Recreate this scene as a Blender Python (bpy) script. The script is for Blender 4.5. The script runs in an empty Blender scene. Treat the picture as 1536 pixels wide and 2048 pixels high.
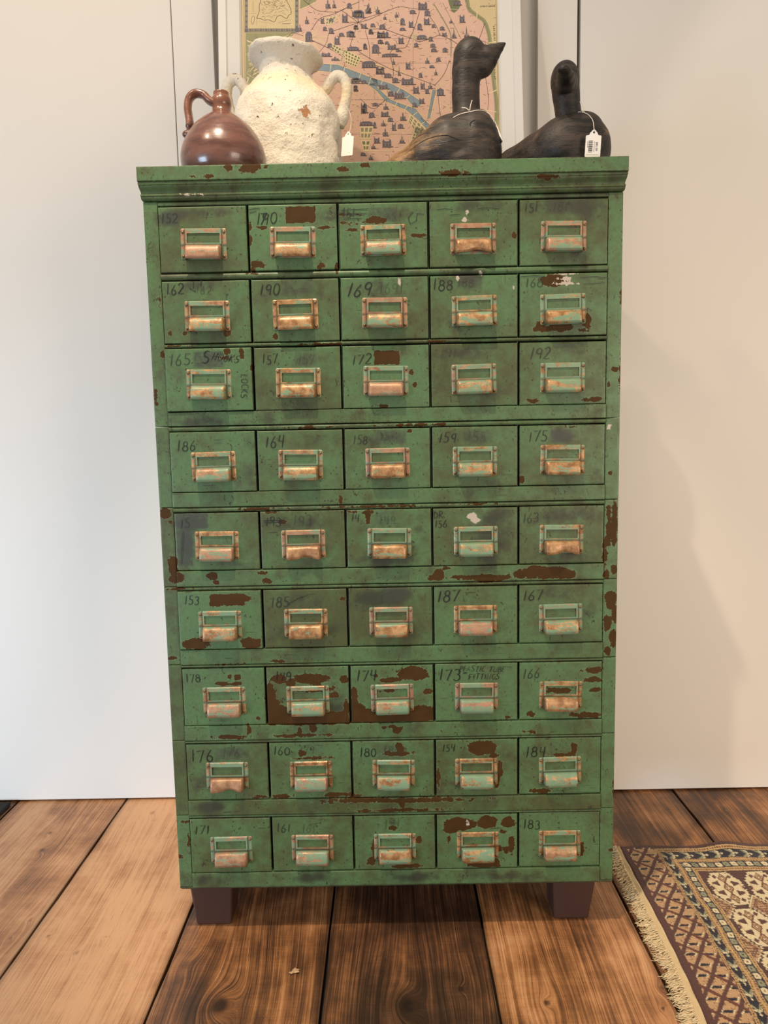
import bpy, bmesh, math, random
import numpy as np
from mathutils import Vector, Matrix, noise as mnoise
from mathutils.bvhtree import BVHTree

random.seed(7); RNG = np.random.default_rng(11)
scene = bpy.context.scene
COL = scene.collection

# ------------------------------------------------------------------ camera
F_PX = 1437.99
PITCH, YAW, ROLL = 0.1098, 0.0051, -0.0199
CAM = np.array([-0.0023, -1.4033, 1.0412])
def cam_basis(p, y, r):
    cp, sp, cy, sy, cr, sr = math.cos(p), math.sin(p), math.cos(y), math.sin(y), math.cos(r), math.sin(r)
    f = np.array([-sy*cp, cy*cp, -sp]); right = np.array([cy, sy, 0.0]); up = np.cross(right, f)
    return right*cr+up*sr, -right*sr+up*cr, f
CR, CU, CF = cam_basis(PITCH, YAW, ROLL)
cam_data = bpy.data.cameras.new('camera'); cam = bpy.data.objects.new('camera', cam_data); COL.objects.link(cam)
cam_data.sensor_fit = 'HORIZONTAL'; cam_data.sensor_width = 36.0; cam_data.lens = F_PX/1536*36.0
cam_data.clip_start = 0.01
m = Matrix(((CR[0], CU[0], -CF[0], CAM[0]), (CR[1], CU[1], -CF[1], CAM[1]), (CR[2], CU[2], -CF[2], CAM[2]), (0, 0, 0, 1)))
cam.matrix_world = m
scene.camera = cam
def ray(px, py): return CF + CR*((px-768)/F_PX) + CU*((1024-py)/F_PX)
def at(px, py, Y=0.0):          # survey helper: where a sight line meets a vertical plane
    d = ray(px, py); return CAM + d*((Y-CAM[1])/d[1])
def at_z(px, py, Z=0.0):
    d = ray(px, py); return CAM + d*((Z-CAM[2])/d[2])

# ------------------------------------------------------------------ light and exposure
scene.view_settings.view_transform = 'Standard'; scene.view_settings.look = 'None'
scene.view_settings.exposure = 0.0; scene.view_settings.gamma = 1.0
scene.view_settings.use_curve_mapping = False
world = bpy.data.worlds.new('shop_ambient'); scene.world = world; world.use_nodes = True
bg = world.node_tree.nodes['Background']; bg.inputs[0].default_value = (1.0, 0.905, 0.78, 1); bg.inputs[1].default_value = 0.53

def spot(name, loc, target, power, color, size=70, blend=0.6, radius=0.03):
    l = bpy.data.lights.new(name, 'SPOT'); l.energy = power; l.color = color; l.spot_size = math.radians(size)
    l.spot_blend = blend; l.shadow_soft_size = radius
    o = bpy.data.objects.new(name, l); COL.objects.link(o); o.location = loc
    o.rotation_euler = (Vector(target)-Vector(loc)).to_track_quat('-Z', 'Y').to_euler(); return o
def area(name, loc, target, power, color, sx, sy):
    l = bpy.data.lights.new(name, 'AREA'); l.energy = power; l.color = color; l.shape = 'RECTANGLE'; l.size = sx; l.size_y = sy
    o = bpy.data.objects.new(name, l); COL.objects.link(o); o.location = loc
    o.rotation_euler = (Vector(target)-Vector(loc)).to_track_quat('-Z', 'Y').to_euler(); return o
spot('track_spotlight', (-0.42, -0.95, 3.4), (0.0, 0.0, 0.95), 250, (1.0, 0.83, 0.62), 39, 0.7, 0.028)
spot('track_spotlight', (1.25, -1.25, 3.2), (1.38, 0.571, 1.62), 26, (1.0, 0.86, 0.70), 37, 0.30, 0.05)
spot('track_spotlight', (-1.3, -1.1, 3.3), (-0.55, 0.571, 1.75), 82, (1.0, 0.78, 0.56), 75, 0.95, 0.06)
area('shop_window_daylight', (-3.4, -2.6, 0.45), (-0.9, 0.57, 0.0), 31, (0.60, 0.79, 1.0), 1.6, 0.8).data.spread = math.radians(80)
area('right_wall_fill', (2.4, -2.8, 1.1), (1.0, 0.57, 0.35), 23, (1.0, 0.81, 0.63), 1.6, 1.2).data.spread = math.radians(100)  # warm fill added to lift the low right wall, no lamp of the shop

# ------------------------------------------------------------------ node helpers
def lin(r, g, b):
    f = lambda c: (c/255/12.92) if c/255 <= 0.04045 else ((c/255+0.055)/1.055)**2.4
    return (f(r), f(g), f(b), 1.0)
class NT:
    def __init__(s, name):
        s.mat = bpy.data.materials.new(name); s.mat.use_nodes = True
        s.t = s.mat.node_tree; s.b = s.t.nodes['Principled BSDF']
    def n(s, typ, **kw):
        nd = s.t.nodes.new(typ)
        for k, v in kw.items(): setattr(nd, k, v)
        return nd
    def put(s, sock, v):
        if hasattr(v, 'default_value') or hasattr(v, 'links'): s.t.links.new(v, sock)
        else: sock.default_value = v
    def math(s, op, a, b=None, c=None, clamp=False):
        nd = s.n('ShaderNodeMath', operation=op, use_clamp=clamp); s.put(nd.inputs[0], a)
        if b is not None: s.put(nd.inputs[1], b)
        if c is not None: s.put(nd.inputs[2], c)
        return nd.outputs[0]
    def add(s, a, b): return s.math('ADD', a, b)
    def mul(s, a, b): return s.math('MULTIPLY', a, b)
    def sub(s, a, b): return s.math('SUBTRACT', a, b)
    def sstep(s, v, lo, hi, a=0.0, b=1.0):
        nd = s.n('ShaderNodeMapRange', interpolation_type='SMOOTHSTEP'); s.put(nd.inputs[0], v)
        s.put(nd.inputs[1], lo); s.put(nd.inputs[2], hi); s.put(nd.inputs[3], a); s.put(nd.inputs[4], b); return nd.outputs[0]
    def mix(s, f, a, b):
        nd = s.n('ShaderNodeMix', data_type='RGBA'); s.put(nd.inputs[0], f); s.put(nd.inputs[6], a); s.put(nd.inputs[7], b); return nd.outputs[2]
    def attr(s, name): return s.n('ShaderNodeAttribute', attribute_name=name)
    def obj(s): return s.n('ShaderNodeTexCoord').outputs['Object']
    def scale(s, v, sc, off=None):
        nd = s.n('ShaderNodeMapping'); s.put(nd.inputs[0], v); nd.inputs[3].default_value = sc
        if off is not None: s.put(nd.inputs[1], off)
        return nd.outputs[0]
    def noise(s, v, sc, det=4, rough=0.55, dist=0.0):
        nd = s.n('ShaderNodeTexNoise'); s.put(nd.inputs['Vector'], v); nd.inputs['Scale'].default_value = sc
        nd.inputs['Detail'].default_value = det; nd.inputs['Roughness'].default_value = rough; nd.inputs['Distortion'].default_value = dist
        return nd.outputs['Fac']
    def voro(s, v, sc, feature='F1'):
        nd = s.n('ShaderNodeTexVoronoi', feature=feature); s.put(nd.inputs['Vector'], v); nd.inputs['Scale'].default_value = sc
        return nd.outputs['Distance']
    def rnd(s): return s.n('ShaderNodeObjectInfo').outputs['Random']
    def bump(s, h, strength=0.3, dist=0.001):
        nd = s.n('ShaderNodeBump'); s.put(nd.inputs['Height'], h); nd.inputs['Strength'].default_value = strength
        nd.inputs['Distance'].default_value = dist; s.t.links.new(nd.outputs[0], s.b.inputs['Normal'])
    def base(s, c): s.put(s.b.inputs['Base Color'], c)
    def rough(s, v): s.put(s.b.inputs['Roughness'], v)
    def metal(s, v): s.put(s.b.inputs['Metallic'], v)
def flat(name, rgb, rough=0.6, metal=0.0, var=0.06, sc=60):
    k = NT(name); c = lin(*rgb); d = tuple(x*(1-var*2.5) for x in c[:3])+(1,)
    k.base(k.mix(k.noise(k.obj(), sc, 4), d, c)); k.rough(rough); k.metal(metal); return k.mat

# ------------------------------------------------------------------ worn paint of the cabinet
def paint_material(name='worn_green_paint'):
    k = NT(name); o = k.obj()
    chip = k.attr('chip').outputs['Fac']; grime = k.attr('grime').outputs['Fac']; olive = k.attr('olive').outputs['Fac']
    edge = k.attr('edge').outputs['Fac']; crk = k.attr('crack').outputs['Fac']; tape = k.attr('tape').outputs['Fac']
    n_lo = k.noise(o, 7, 5, 0.6); n_mid = k.noise(o, 28, 6, 0.65); n_hi = k.noise(o, 150, 5, 0.65)
    of = k.sstep(k.add(k.mul(olive, 0.85), k.mul(k.sub(k.add(k.mul(n_lo, .6), k.mul(n_mid, .4)), 0.5), 3.0)), 0.0, 0.95)
    c = k.mix(of, lin(79, 108, 70), lin(70, 75, 43))
    c = k.mix(k.sstep(n_hi, .35, .75, 0, .28), c, lin(48, 60, 41))
    # dirty film wiped on, plus cornice shade painted along the top drawer row
    gf = k.mul(k.sstep(k.add(grime, k.mul(k.sub(k.add(k.mul(n_mid, .6), k.mul(n_lo, .4)), .5), 2.4)), 0.18, 0.95), 0.85)
    c = k.mix(gf, c, lin(46, 48, 38))
    c = k.mix(k.mul(tape, k.sstep(n_hi, .25, .6, .35, 1.0)), c, lin(56, 60, 52))
    # general soiling specks, small rust dots
    dots = k.sstep(k.add(k.voro(o, 105), k.mul(k.sub(k.noise(o, 210, 5, .7), .5), 1.1)), 0.09, 0.15, 1.0, 0.0)
    dots = k.mul(dots, k.sstep(k.add(k.noise(o, 16, 3), k.mul(edge, .12)), .45, .53))
    # long thin scratches, mostly lying
    sc1 = k.sstep(k.noise(k.scale(o, (16, 1, 210)), 1.0, 2, .5), .675, .70)
    sc1 = k.mul(sc1, k.sstep(k.noise(o, 11, 2), .50, .58))
    tick = k.sstep(k.noise(k.scale(o, (130, 1, 60), (3.1, 0, 1.7)), 1.0, 2, .5, 1.5), .66, .69)
    tick = k.mul(tick, k.sstep(k.noise(o, 21, 2), .46, .53))
    crackd = k.n('ShaderNodeTexVoronoi', feature='DISTANCE_TO_EDGE'); k.put(crackd.inputs['Vector'], k.scale(o, (1, 1, .55))); crackd.inputs['Scale'].default_value = 120
    cr = k.mul(k.sstep(crackd.outputs['Distance'], .012, .045, 1, 0), k.mul(crk, k.sstep(k.noise(o, 14, 3), .46, .56)))
    # flaked paint: signed field of the mesh plus ragged noise, in millimetres
    rag = k.mul(k.sub(k.noise(o, 58, 8, .70), .5), 27.0)
    rag2 = k.mul(k.sub(k.noise(o, 300, 3, .6), .5), 3.0)
    f = k.add(k.add(chip, rag), rag2)
    cf = k.sstep(f, -0.25, 0.25)
    rim = k.mul(k.sstep(f, -1.6, -0.2), k.sstep(f, -0.1, .3, 1, 0))
    ef = k.sstep(k.add(k.mul(edge, 1.0), k.mul(k.sub(n_hi, .5), 2.6)), .82, 1.05)
    c = k.mix(k.mul(rim, .5), c, lin(112, 132, 100))
    c = k.mix(k.mul(dots, .85), c, lin(50, 38, 24)); c = k.mix(k.mul(sc1, .75), c, lin(44, 40, 27)); c = k.mix(k.mul(tick, .8), c, lin(46, 40, 26))
    c = k.mix(k.mul(cr, .7), c, lin(52, 50, 32))
    c = k.mix(k.mul(ef, .8), c, lin(70, 52, 32))
    c = k.mix(cf, c, k.mix(n_mid, lin(53, 35, 13), lin(74, 51, 25)))
    pale = k.attr('pale').outputs['Fac']
    pf = k.sstep(k.add(pale, k.add(rag, rag2)), -.2, .2)
    c = k.mix(pf, c, lin(172, 160, 146))
    k.base(c); k.rough(k.add(k.sstep(n_mid, .3, .7, .36, .52), k.mul(cf, .12)))
    k.put(k.b.inputs['Specular IOR Level'], k.sstep(cf, 0.0, 1.0, .42, .12))
    k.bump(k.add(k.mul(cf, -1.6), k.add(k.mul(n_hi, .35), k.mul(n_mid, .5))), .35, .0006)
    return k.mat
PAINT = paint_material()

def brass_material():
    k = NT('worn_brass_and_paint'); o = k.obj(); r = k.rnd()
    off = k.n('ShaderNodeCombineXYZ'); k.put(off.inputs[0], k.mul(r, 31.7)); k.put(off.inputs[1], k.mul(r, 77.1)); k.put(off.inputs[2], k.mul(r, 53.3))
    v = k.n('ShaderNodeVectorMath', operation='ADD'); k.put(v.inputs[0], o); k.put(v.inputs[1], off.outputs[0]); v = v.outputs[0]
    wear = k.attr('wear').outputs['Fac']
    st = k.noise(k.scale(v, (28, 60, 95)), 1.0, 6, .68, .6); fine = k.noise(v, 420, 4, .6)
    amt = k.mul(k.sub(k.math('FRACT', k.mul(r, 7.31)), .5), .34)
    f = k.add(k.add(wear, amt), k.add(k.mul(k.sub(st, .5), 2.3), k.mul(k.sub(fine, .5), .9)))
    bf = k.sstep(f, .46, .58)
    ton = k.noise(v, 55, 5, .65)
    br = k.mix(k.sstep(ton, .35, .65), lin(128, 88, 52), lin(182, 142, 98))
    br = k.mix(k.sstep(k.math('FRACT', k.mul(r, 13.7)), .45, .9, 0, .55), br, lin(162, 122, 106))
    br = k.mix(k.sstep(fine, .55, .75, 0, .5), br, lin(88, 56, 30))
    gr = k.mix(k.noise(v, 90, 4), lin(98, 126, 98), lin(124, 146, 116))
    c = k.mix(bf, gr, br)
    crease_dark = k.attr('crease').outputs['Fac']
    c = k.mix(k.mul(crease_dark, .7), c, lin(50, 46, 30))  # darker along creases, window returns and cup ends
    k.base(c); k.metal(k.mul(bf, .22)); k.rough(k.sstep(fine, .3, .7, .30, .48)); k.bump(k.add(k.mul(bf, -.6), k.mul(st, .5)), .3, .0005)
    return k.mat
BRASS = brass_material()
RIVET = flat('aged_rivet_metal', (128, 104, 70), .38, .5, .15, 300)
DARK = flat('dark_gap_interior', (20, 18, 14), .9)

# ------------------------------------------------------------------ object helpers
def link(o, parent=None):
    COL.objects.link(o)
    if parent is not None: o.parent = parent
    return o
def tag(o, label, cat=None, group=None):
    o['label'] = label
    if cat: o['category'] = cat
    if group: o['group'] = group
    return o
def struct(o): o['kind'] = 'structure'; return o
def empty(name, loc, label, cat, group=None):
    o = bpy.data.objects.new(name, None); o.location = loc; o.empty_display_size = .05; COL.objects.link(o); return tag(o, label, cat, group)
def mesh(name, V, Fc, mats, parent=None, smooth=False, attrs=None, matidx=None, loc=None):
    me = bpy.data.meshes.new(name)
    V = np.asarray(V, float)
    me.from_pydata([tuple(v) for v in V], [], [tuple(f) for f in Fc]); me.update()
    for mt in (mats if isinstance(mats, (list, tuple)) else [mats]): me.materials.append(mt)
    if matidx is not None: me.polygons.foreach_set('material_index', np.asarray(matidx, np.int32))
    me.polygons.foreach_set('use_smooth', np.full(len(me.polygons), bool(smooth)))
    for a, val in (attrs or {}).items():
        val = np.asarray(val, np.float32)
        if val.ndim == 1:
            at_ = me.attributes.new(a, 'FLOAT', 'POINT'); at_.data.foreach_set('value', val)
        else:
            at_ = me.attributes.new(a, 'FLOAT_COLOR', 'POINT'); at_.data.foreach_set('color', np.ascontiguousarray(val).ravel())
    me.update()
    o = bpy.data.objects.new(name, me); link(o, parent)
    if loc is not None: o.location = loc
    return o
def parent_offset(o, root):     # vertices given in world space: shift them into the root's space
    o.data.transform(Matrix.Translation(-Vector(root.location))); return o
class MB:
    def __init__(s): s.V = []; s.F = []; s.M = []
    def add(s, V, Fc, mi=0):
        b = len(s.V); s.V += [tuple(v) for v in V]; s.F += [tuple(i+b for i in f) for f in Fc]; s.M += [mi]*len(Fc)
    def box(s, x0, x1, y0, y1, z0, z1, mi=0):
        V = [(x, y, z) for z in (z0, z1) for y in (y0, y1) for x in (x0, x1)]
        s.add(V, [(0, 2, 3, 1), (4, 5, 7, 6), (0, 1, 5, 4), (2, 6, 7, 3), (0, 4, 6, 2), (1, 3, 7, 5)], mi)
    def tube(s, pts, rad, n=8, mi=0, flat_=1.0, cap=True):
        pts = [Vector(p) for p in pts]; N = len(pts)
        rad = rad if hasattr(rad, '__len__') else [rad]*N
        up = Vector((0, 1, 0)); rings = []
        for i, p in enumerate(pts):
            t = (pts[min(i+1, N-1)]-pts[max(i-1, 0)]).normalized()
            a = up - t*up.dot(t)
            if a.length < 1e-4: a = Vector((1, 0, 0)) - t*t.x
            a.normalize(); b = t.cross(a); up = a
            rx, ry = rad[i] if isinstance(rad[i], (tuple, list)) else (rad[i]*flat_, rad[i])
            rings.append([p + a*(math.cos(2*math.pi*j/n)*rx) + b*(math.sin(2*math.pi*j/n)*ry) for j in range(n)])
        V = [v for r in rings for v in r]
        Fc = [(i*n+j, i*n+(j+1) % n, (i+1)*n+(j+1) % n, (i+1)*n+j) for i in range(N-1) for j in range(n)]
        if cap: Fc += [tuple(range(n-1, -1, -1)), tuple((N-1)*n+j for j in range(n))]
        s.add(V, Fc, mi)
    def lathe(s, prof, n=48, mi=0, c=(0, 0)):
        V = []; N = len(prof)
        for r, z in prof: V += [(c[0]+r*math.cos(2*math.pi*j/n), c[1]+r*math.sin(2*math.pi*j/n), z) for j in range(n)]
        s.add(V, [(i*n+j, i*n+(j+1) % n, (i+1)*n+(j+1) % n, (i+1)*n+j) for i in range(N-1) for j in range(n)], mi)
    def ellipsoid(s, c, r, n=24, mi=0, rot=None):
        V = []; h = n//2
        for i in range(h+1):
            th = math.pi*i/h
            for j in range(n):
                v = Vector((r[0]*math.sin(th)*math.cos(2*math.pi*j/n), r[1]*math.sin(th)*math.sin(2*math.pi*j/n), r[2]*math.cos(th)))
                if rot is not None: v = rot @ v
                V.append(tuple(v+Vector(c)))
        s.add(V, [(i*n+j, (i+1)*n+j, (i+1)*n+(j+1) % n, i*n+(j+1) % n) for i in range(h) for j in range(n)], mi)
    def build(s, name, mats, parent=None, smooth=False, attrs=None):
        return mesh(name, s.V, s.F, mats, parent, smooth, attrs, s.M)
def bevel(o, w=.002, seg=2):
    b = o.modifiers.new('bevel', 'BEVEL'); b.width = w; b.segments = seg; b.limit_method = 'ANGLE'; return o
def smoothline(pts, n=8):
    """Catmull-Rom through points"""
    P = [Vector(p) for p in pts]; P = [P[0]*2-P[1]]+P+[P[-1]*2-P[-2]]; out = []
    for i in range(1, len(P)-2):
        for j in range(n):
            t = j/n; a, b, c, d = P[i-1], P[i], P[i+1], P[i+2]
            out.append(0.5*((2*b)+(c-a)*t+(2*a-5*b+4*c-d)*t*t+(3*b-a-3*c+d)*t**3))
    out.append(P[-2]); return out

# ------------------------------------------------------------------ setting: walls and floor
def wall_material(name, rgb, rgb2):
    k = NT(name); o = k.obj()
    c = k.mix(k.noise(o, 2.2, 4), lin(*rgb2), lin(*rgb))
    mark = k.mul(k.sstep(k.voro(k.scale(o, (1, 1, .45)), 6), .012, .02, 1, 0), k.sstep(k.noise(o, 3, 2), .5, .6))
    c = k.mix(k.mul(mark, .35), c, lin(150, 140, 128))
    k.base(c); k.rough(.55)
    k.bump(k.add(k.noise(k.scale(o, (90, 1, 8)), 1, 4), k.mul(k.noise(o, 160, 3), .6)), .12, .0006); return k.mat
WALL = wall_material('white_painted_board', (226, 221, 214), (219, 213, 205))
def wall_box(name, x0, x1, y0, y1, z0, z1, mat=WALL, bw=.0015):
    q = MB(); q.box(x0, x1, y0, y1, z0, z1); o = q.build(name, mat); bevel(o, bw); return struct(o)
YW = 0.571
wall_box('wall_left', -2.2, -0.5352, YW, .60, .005, 2.7)
wall_box('trim_1', -0.5332, -0.4285, YW, .60, .005, 2.7)
wall_box('wall_back', -0.445, 0.425, .60, .63, 0.0, 2.7)
wall_box('trim_2', 0.4075, 0.5095, YW, .60, .005, 2.7)
wall_box('wall_right', 0.5182, 2.2, YW, .60, .005, 2.7)
SEAM_DARK = flat('dark_seam_backing', (58, 38, 28), .8)  # dark sheets added behind the boards so the wall seams look deep in shadow
wall_box('seam_backing_right', 0.4255, 2.2, .6005, .63, 0, 2.7, SEAM_DARK)
wall_box('seam_backing_left', -2.2, -0.4455, .6005, .63, 0, 2.7, SEAM_DARK)

def floor_build():
    seams = [-1.73, -1.41, -1.09, -.7747, -.4556, -.1409, .1815, .5025, .8041, 1.125, 1.445]
    knots = [  # plank, position, radius: from the sight lines to each knot
        (440, 2010, .035, 1.0), (370, 1930, .03, .5), (815, 2012, .03, 1.0), (922, 1978, .014, .9), (1094, 2005, .013, 1.0), (60, 1840, .012, .6), (85, 1700, .016, .8), (100, 1665, .010, 1.0),
        (98, 1872, .007, 1.0), (209, 1873, .007, 1.0), (331, 1865, .007, .8), (23, 1875, .007, .9), (305, 1625, .02, .5), (152, 1905, .016, .5), (1428, 1598, .006, 1.0), (1450, 1621, .006, 1.0), (1477, 1590, .006, 1.), (1326, 2017, .008, 1.0), (1325, 1975, .014, .8)]
    kn = [(at_z(a, b), r, s) for a, b, r, s in knots]
    tint = {-1.73: .5, -1.41: .5, -1.09: .95, -.7747: 1.06, -.4556: .56, -.1409: .30, .1815: .70, .5025: .56, .8041: .54, 1.125: .4}  # left planks set paler, painting in the daylight gloss that washes them out
    V = []; Fc = []; A = {a: [] for a in ('gx', 'gy', 'pid', 'tint', 'knot', 'edge')}
    ys = np.concatenate([np.linspace(-2.2, -.36, 24)[:-1], np.arange(-.36, .601, .006)])
    for pi, (xa, xb) in enumerate(zip(seams[:-1], seams[1:])):
        g = .0028; xs = np.concatenate([[xa+g, xa+g], np.linspace(xa+g+.002, xb-g-.002, 46), [xb-g, xb-g]])
        zt = RNG.uniform(-.0008, 0.0)
        X, Y = np.meshgrid(xs, ys, indexing='ij'); Z = np.full_like(X, zt); Z[1] -= .0008; Z[-2] -= .0008; Z[0] = -.02; Z[-1] = -.02
        wob = .0012*np.sin(Y*9+pi*2)+.0008*np.sin(Y*31+pi)
        X = X + np.where(np.arange(len(xs))[:, None] < 2, wob, 0)
        gx = X - xa; gy = Y.copy(); kk = np.zeros_like(X)
        wx = gx + .014*np.sin(gy*2.3+pi*1.7) + .003*np.sin(gy*6.3+pi)
        for (p, r, s) in kn:
            if xa < p[0] < xb:
                dx = X-p[0]; dy = Y-p[1]
                w = np.exp(-((dx/(r*2.6))**2+(dy/(r*5.5))**2)); wx = wx - dx*w*.62*s + .004*s*np.exp(-((dx/(r*1.3))**2+(dy/(r*1.5))**2))*0
                d = np.sqrt(dx**2+(dy*.8)**2); wx = wx + s*.022*r/.03*np.exp(-(d/(r*.9))**2)
                kk = np.maximum(kk, s*np.clip(1.3-d/(r*.55), 0, 1))
        b = len(V); ny = len(ys)
        V += list(zip(X.ravel(), Y.ravel(), Z.ravel()))
        for i in range(len(xs)-1):
            for j in range(ny-1): Fc.append((b+i*ny+j, b+(i+1)*ny+j, b+(i+1)*ny+j+1, b+i*ny+j+1))
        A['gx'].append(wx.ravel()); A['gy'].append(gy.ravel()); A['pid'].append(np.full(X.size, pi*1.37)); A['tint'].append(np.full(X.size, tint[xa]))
        A['knot'].append(kk.ravel()); A['edge'].append(np.exp(-np.minimum(X-xa, xb-X)/.006).ravel())
    A = {a: np.concatenate(v) for a, v in A.items()}
    k = NT('stained_pine_planks')
    gx, gy, pid = (k.attr(a).outputs['Fac'] for a in ('gx', 'gy', 'pid')); o = k.obj()
    def gv(sx, sy, ofs=0.0):
        c = k.n('ShaderNodeCombineXYZ'); k.put(c.inputs[0], k.mul(gx, sx)); k.put(c.inputs[1], k.mul(gy, sy)); k.put(c.inputs[2], k.add(k.mul(pid, 5.3), ofs)); return c.outputs[0]
    broad = k.noise(gv(15, 1.3), 1, 4, .55, .2); rings = k.noise(gv(95, 2.0, 3), 1, 4, .62, .2); fine = k.noise(gv(420, 4, 7), 1, 3, .65)
    pores = k.noise(gv(620, 22, 11), 1, 2, .5)
    saw = k.noise(k.scale(o, (14, 330, 1)), 1, 2, .5)
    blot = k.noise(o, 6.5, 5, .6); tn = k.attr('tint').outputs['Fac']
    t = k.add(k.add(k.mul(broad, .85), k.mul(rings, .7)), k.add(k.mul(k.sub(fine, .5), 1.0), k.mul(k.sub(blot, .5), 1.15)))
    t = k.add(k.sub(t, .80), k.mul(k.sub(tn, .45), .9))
    t = k.add(t, k.mul(k.sub(saw, .5), .14))
    rp = k.n('ShaderNodeValToRGB'); k.put(rp.inputs[0], k.sstep(t, -.45, .72)); cr = rp.color_ramp
    cols = [(0, (50, 33, 22)), (.25, (94, 62, 40)), (.5, (142, 94, 56)), (.75, (184, 130, 86)), (1, (214, 164, 120))]
    while len(cr.elements) < 5: cr.elements.new(.5)
    for e, (p, c) in zip(cr.elements, cols): e.position = p; e.color = lin(*c)
    c = rp.outputs[0]
    c = k.mix(k.sstep(pores, .60, .75, 0, .35), c, lin(40, 25, 17))
    kf = k.attr('knot').outputs['Fac']
    c = k.mix(k.sstep(k.add(kf, k.mul(k.sub(fine, .5), .8)), .15, .9, 0, .88), c, lin(36, 20, 14))
    c = k.mix(k.mul(k.attr('edge').outputs['Fac'], .8), c, lin(24, 15, 11))
    dust = k.mul(k.sstep(k.voro(o, 90), .03, .06, 1, 0), k.sstep(k.noise(o, 5, 2), .55, .62)); c = k.mix(k.mul(dust, .5), c, lin(190, 170, 140))
    k.base(c); k.rough(k.sstep(k.add(fine, k.mul(blot, .5)), .4, 1.0, .34, .52)); k.b.inputs['Specular IOR Level'].default_value = .5
    k.bump(k.add(k.add(k.mul(fine, .7), k.mul(rings, .6)), k.mul(saw, .35)), .35, .0012)
    base = len(V); V += [(-2.2, -2.2, -.021), (2.2, -2.2, -.021), (2.2, .63, -.021), (-2.2, .63, -.021)]; Fc.append((base, base+1, base+2, base+3))
    for a in A: A[a] = np.concatenate([A[a], np.zeros(4)])
    mi = [0]*(len(Fc)-1)+[1]
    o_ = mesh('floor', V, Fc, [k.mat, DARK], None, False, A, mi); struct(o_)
floor_build()

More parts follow.
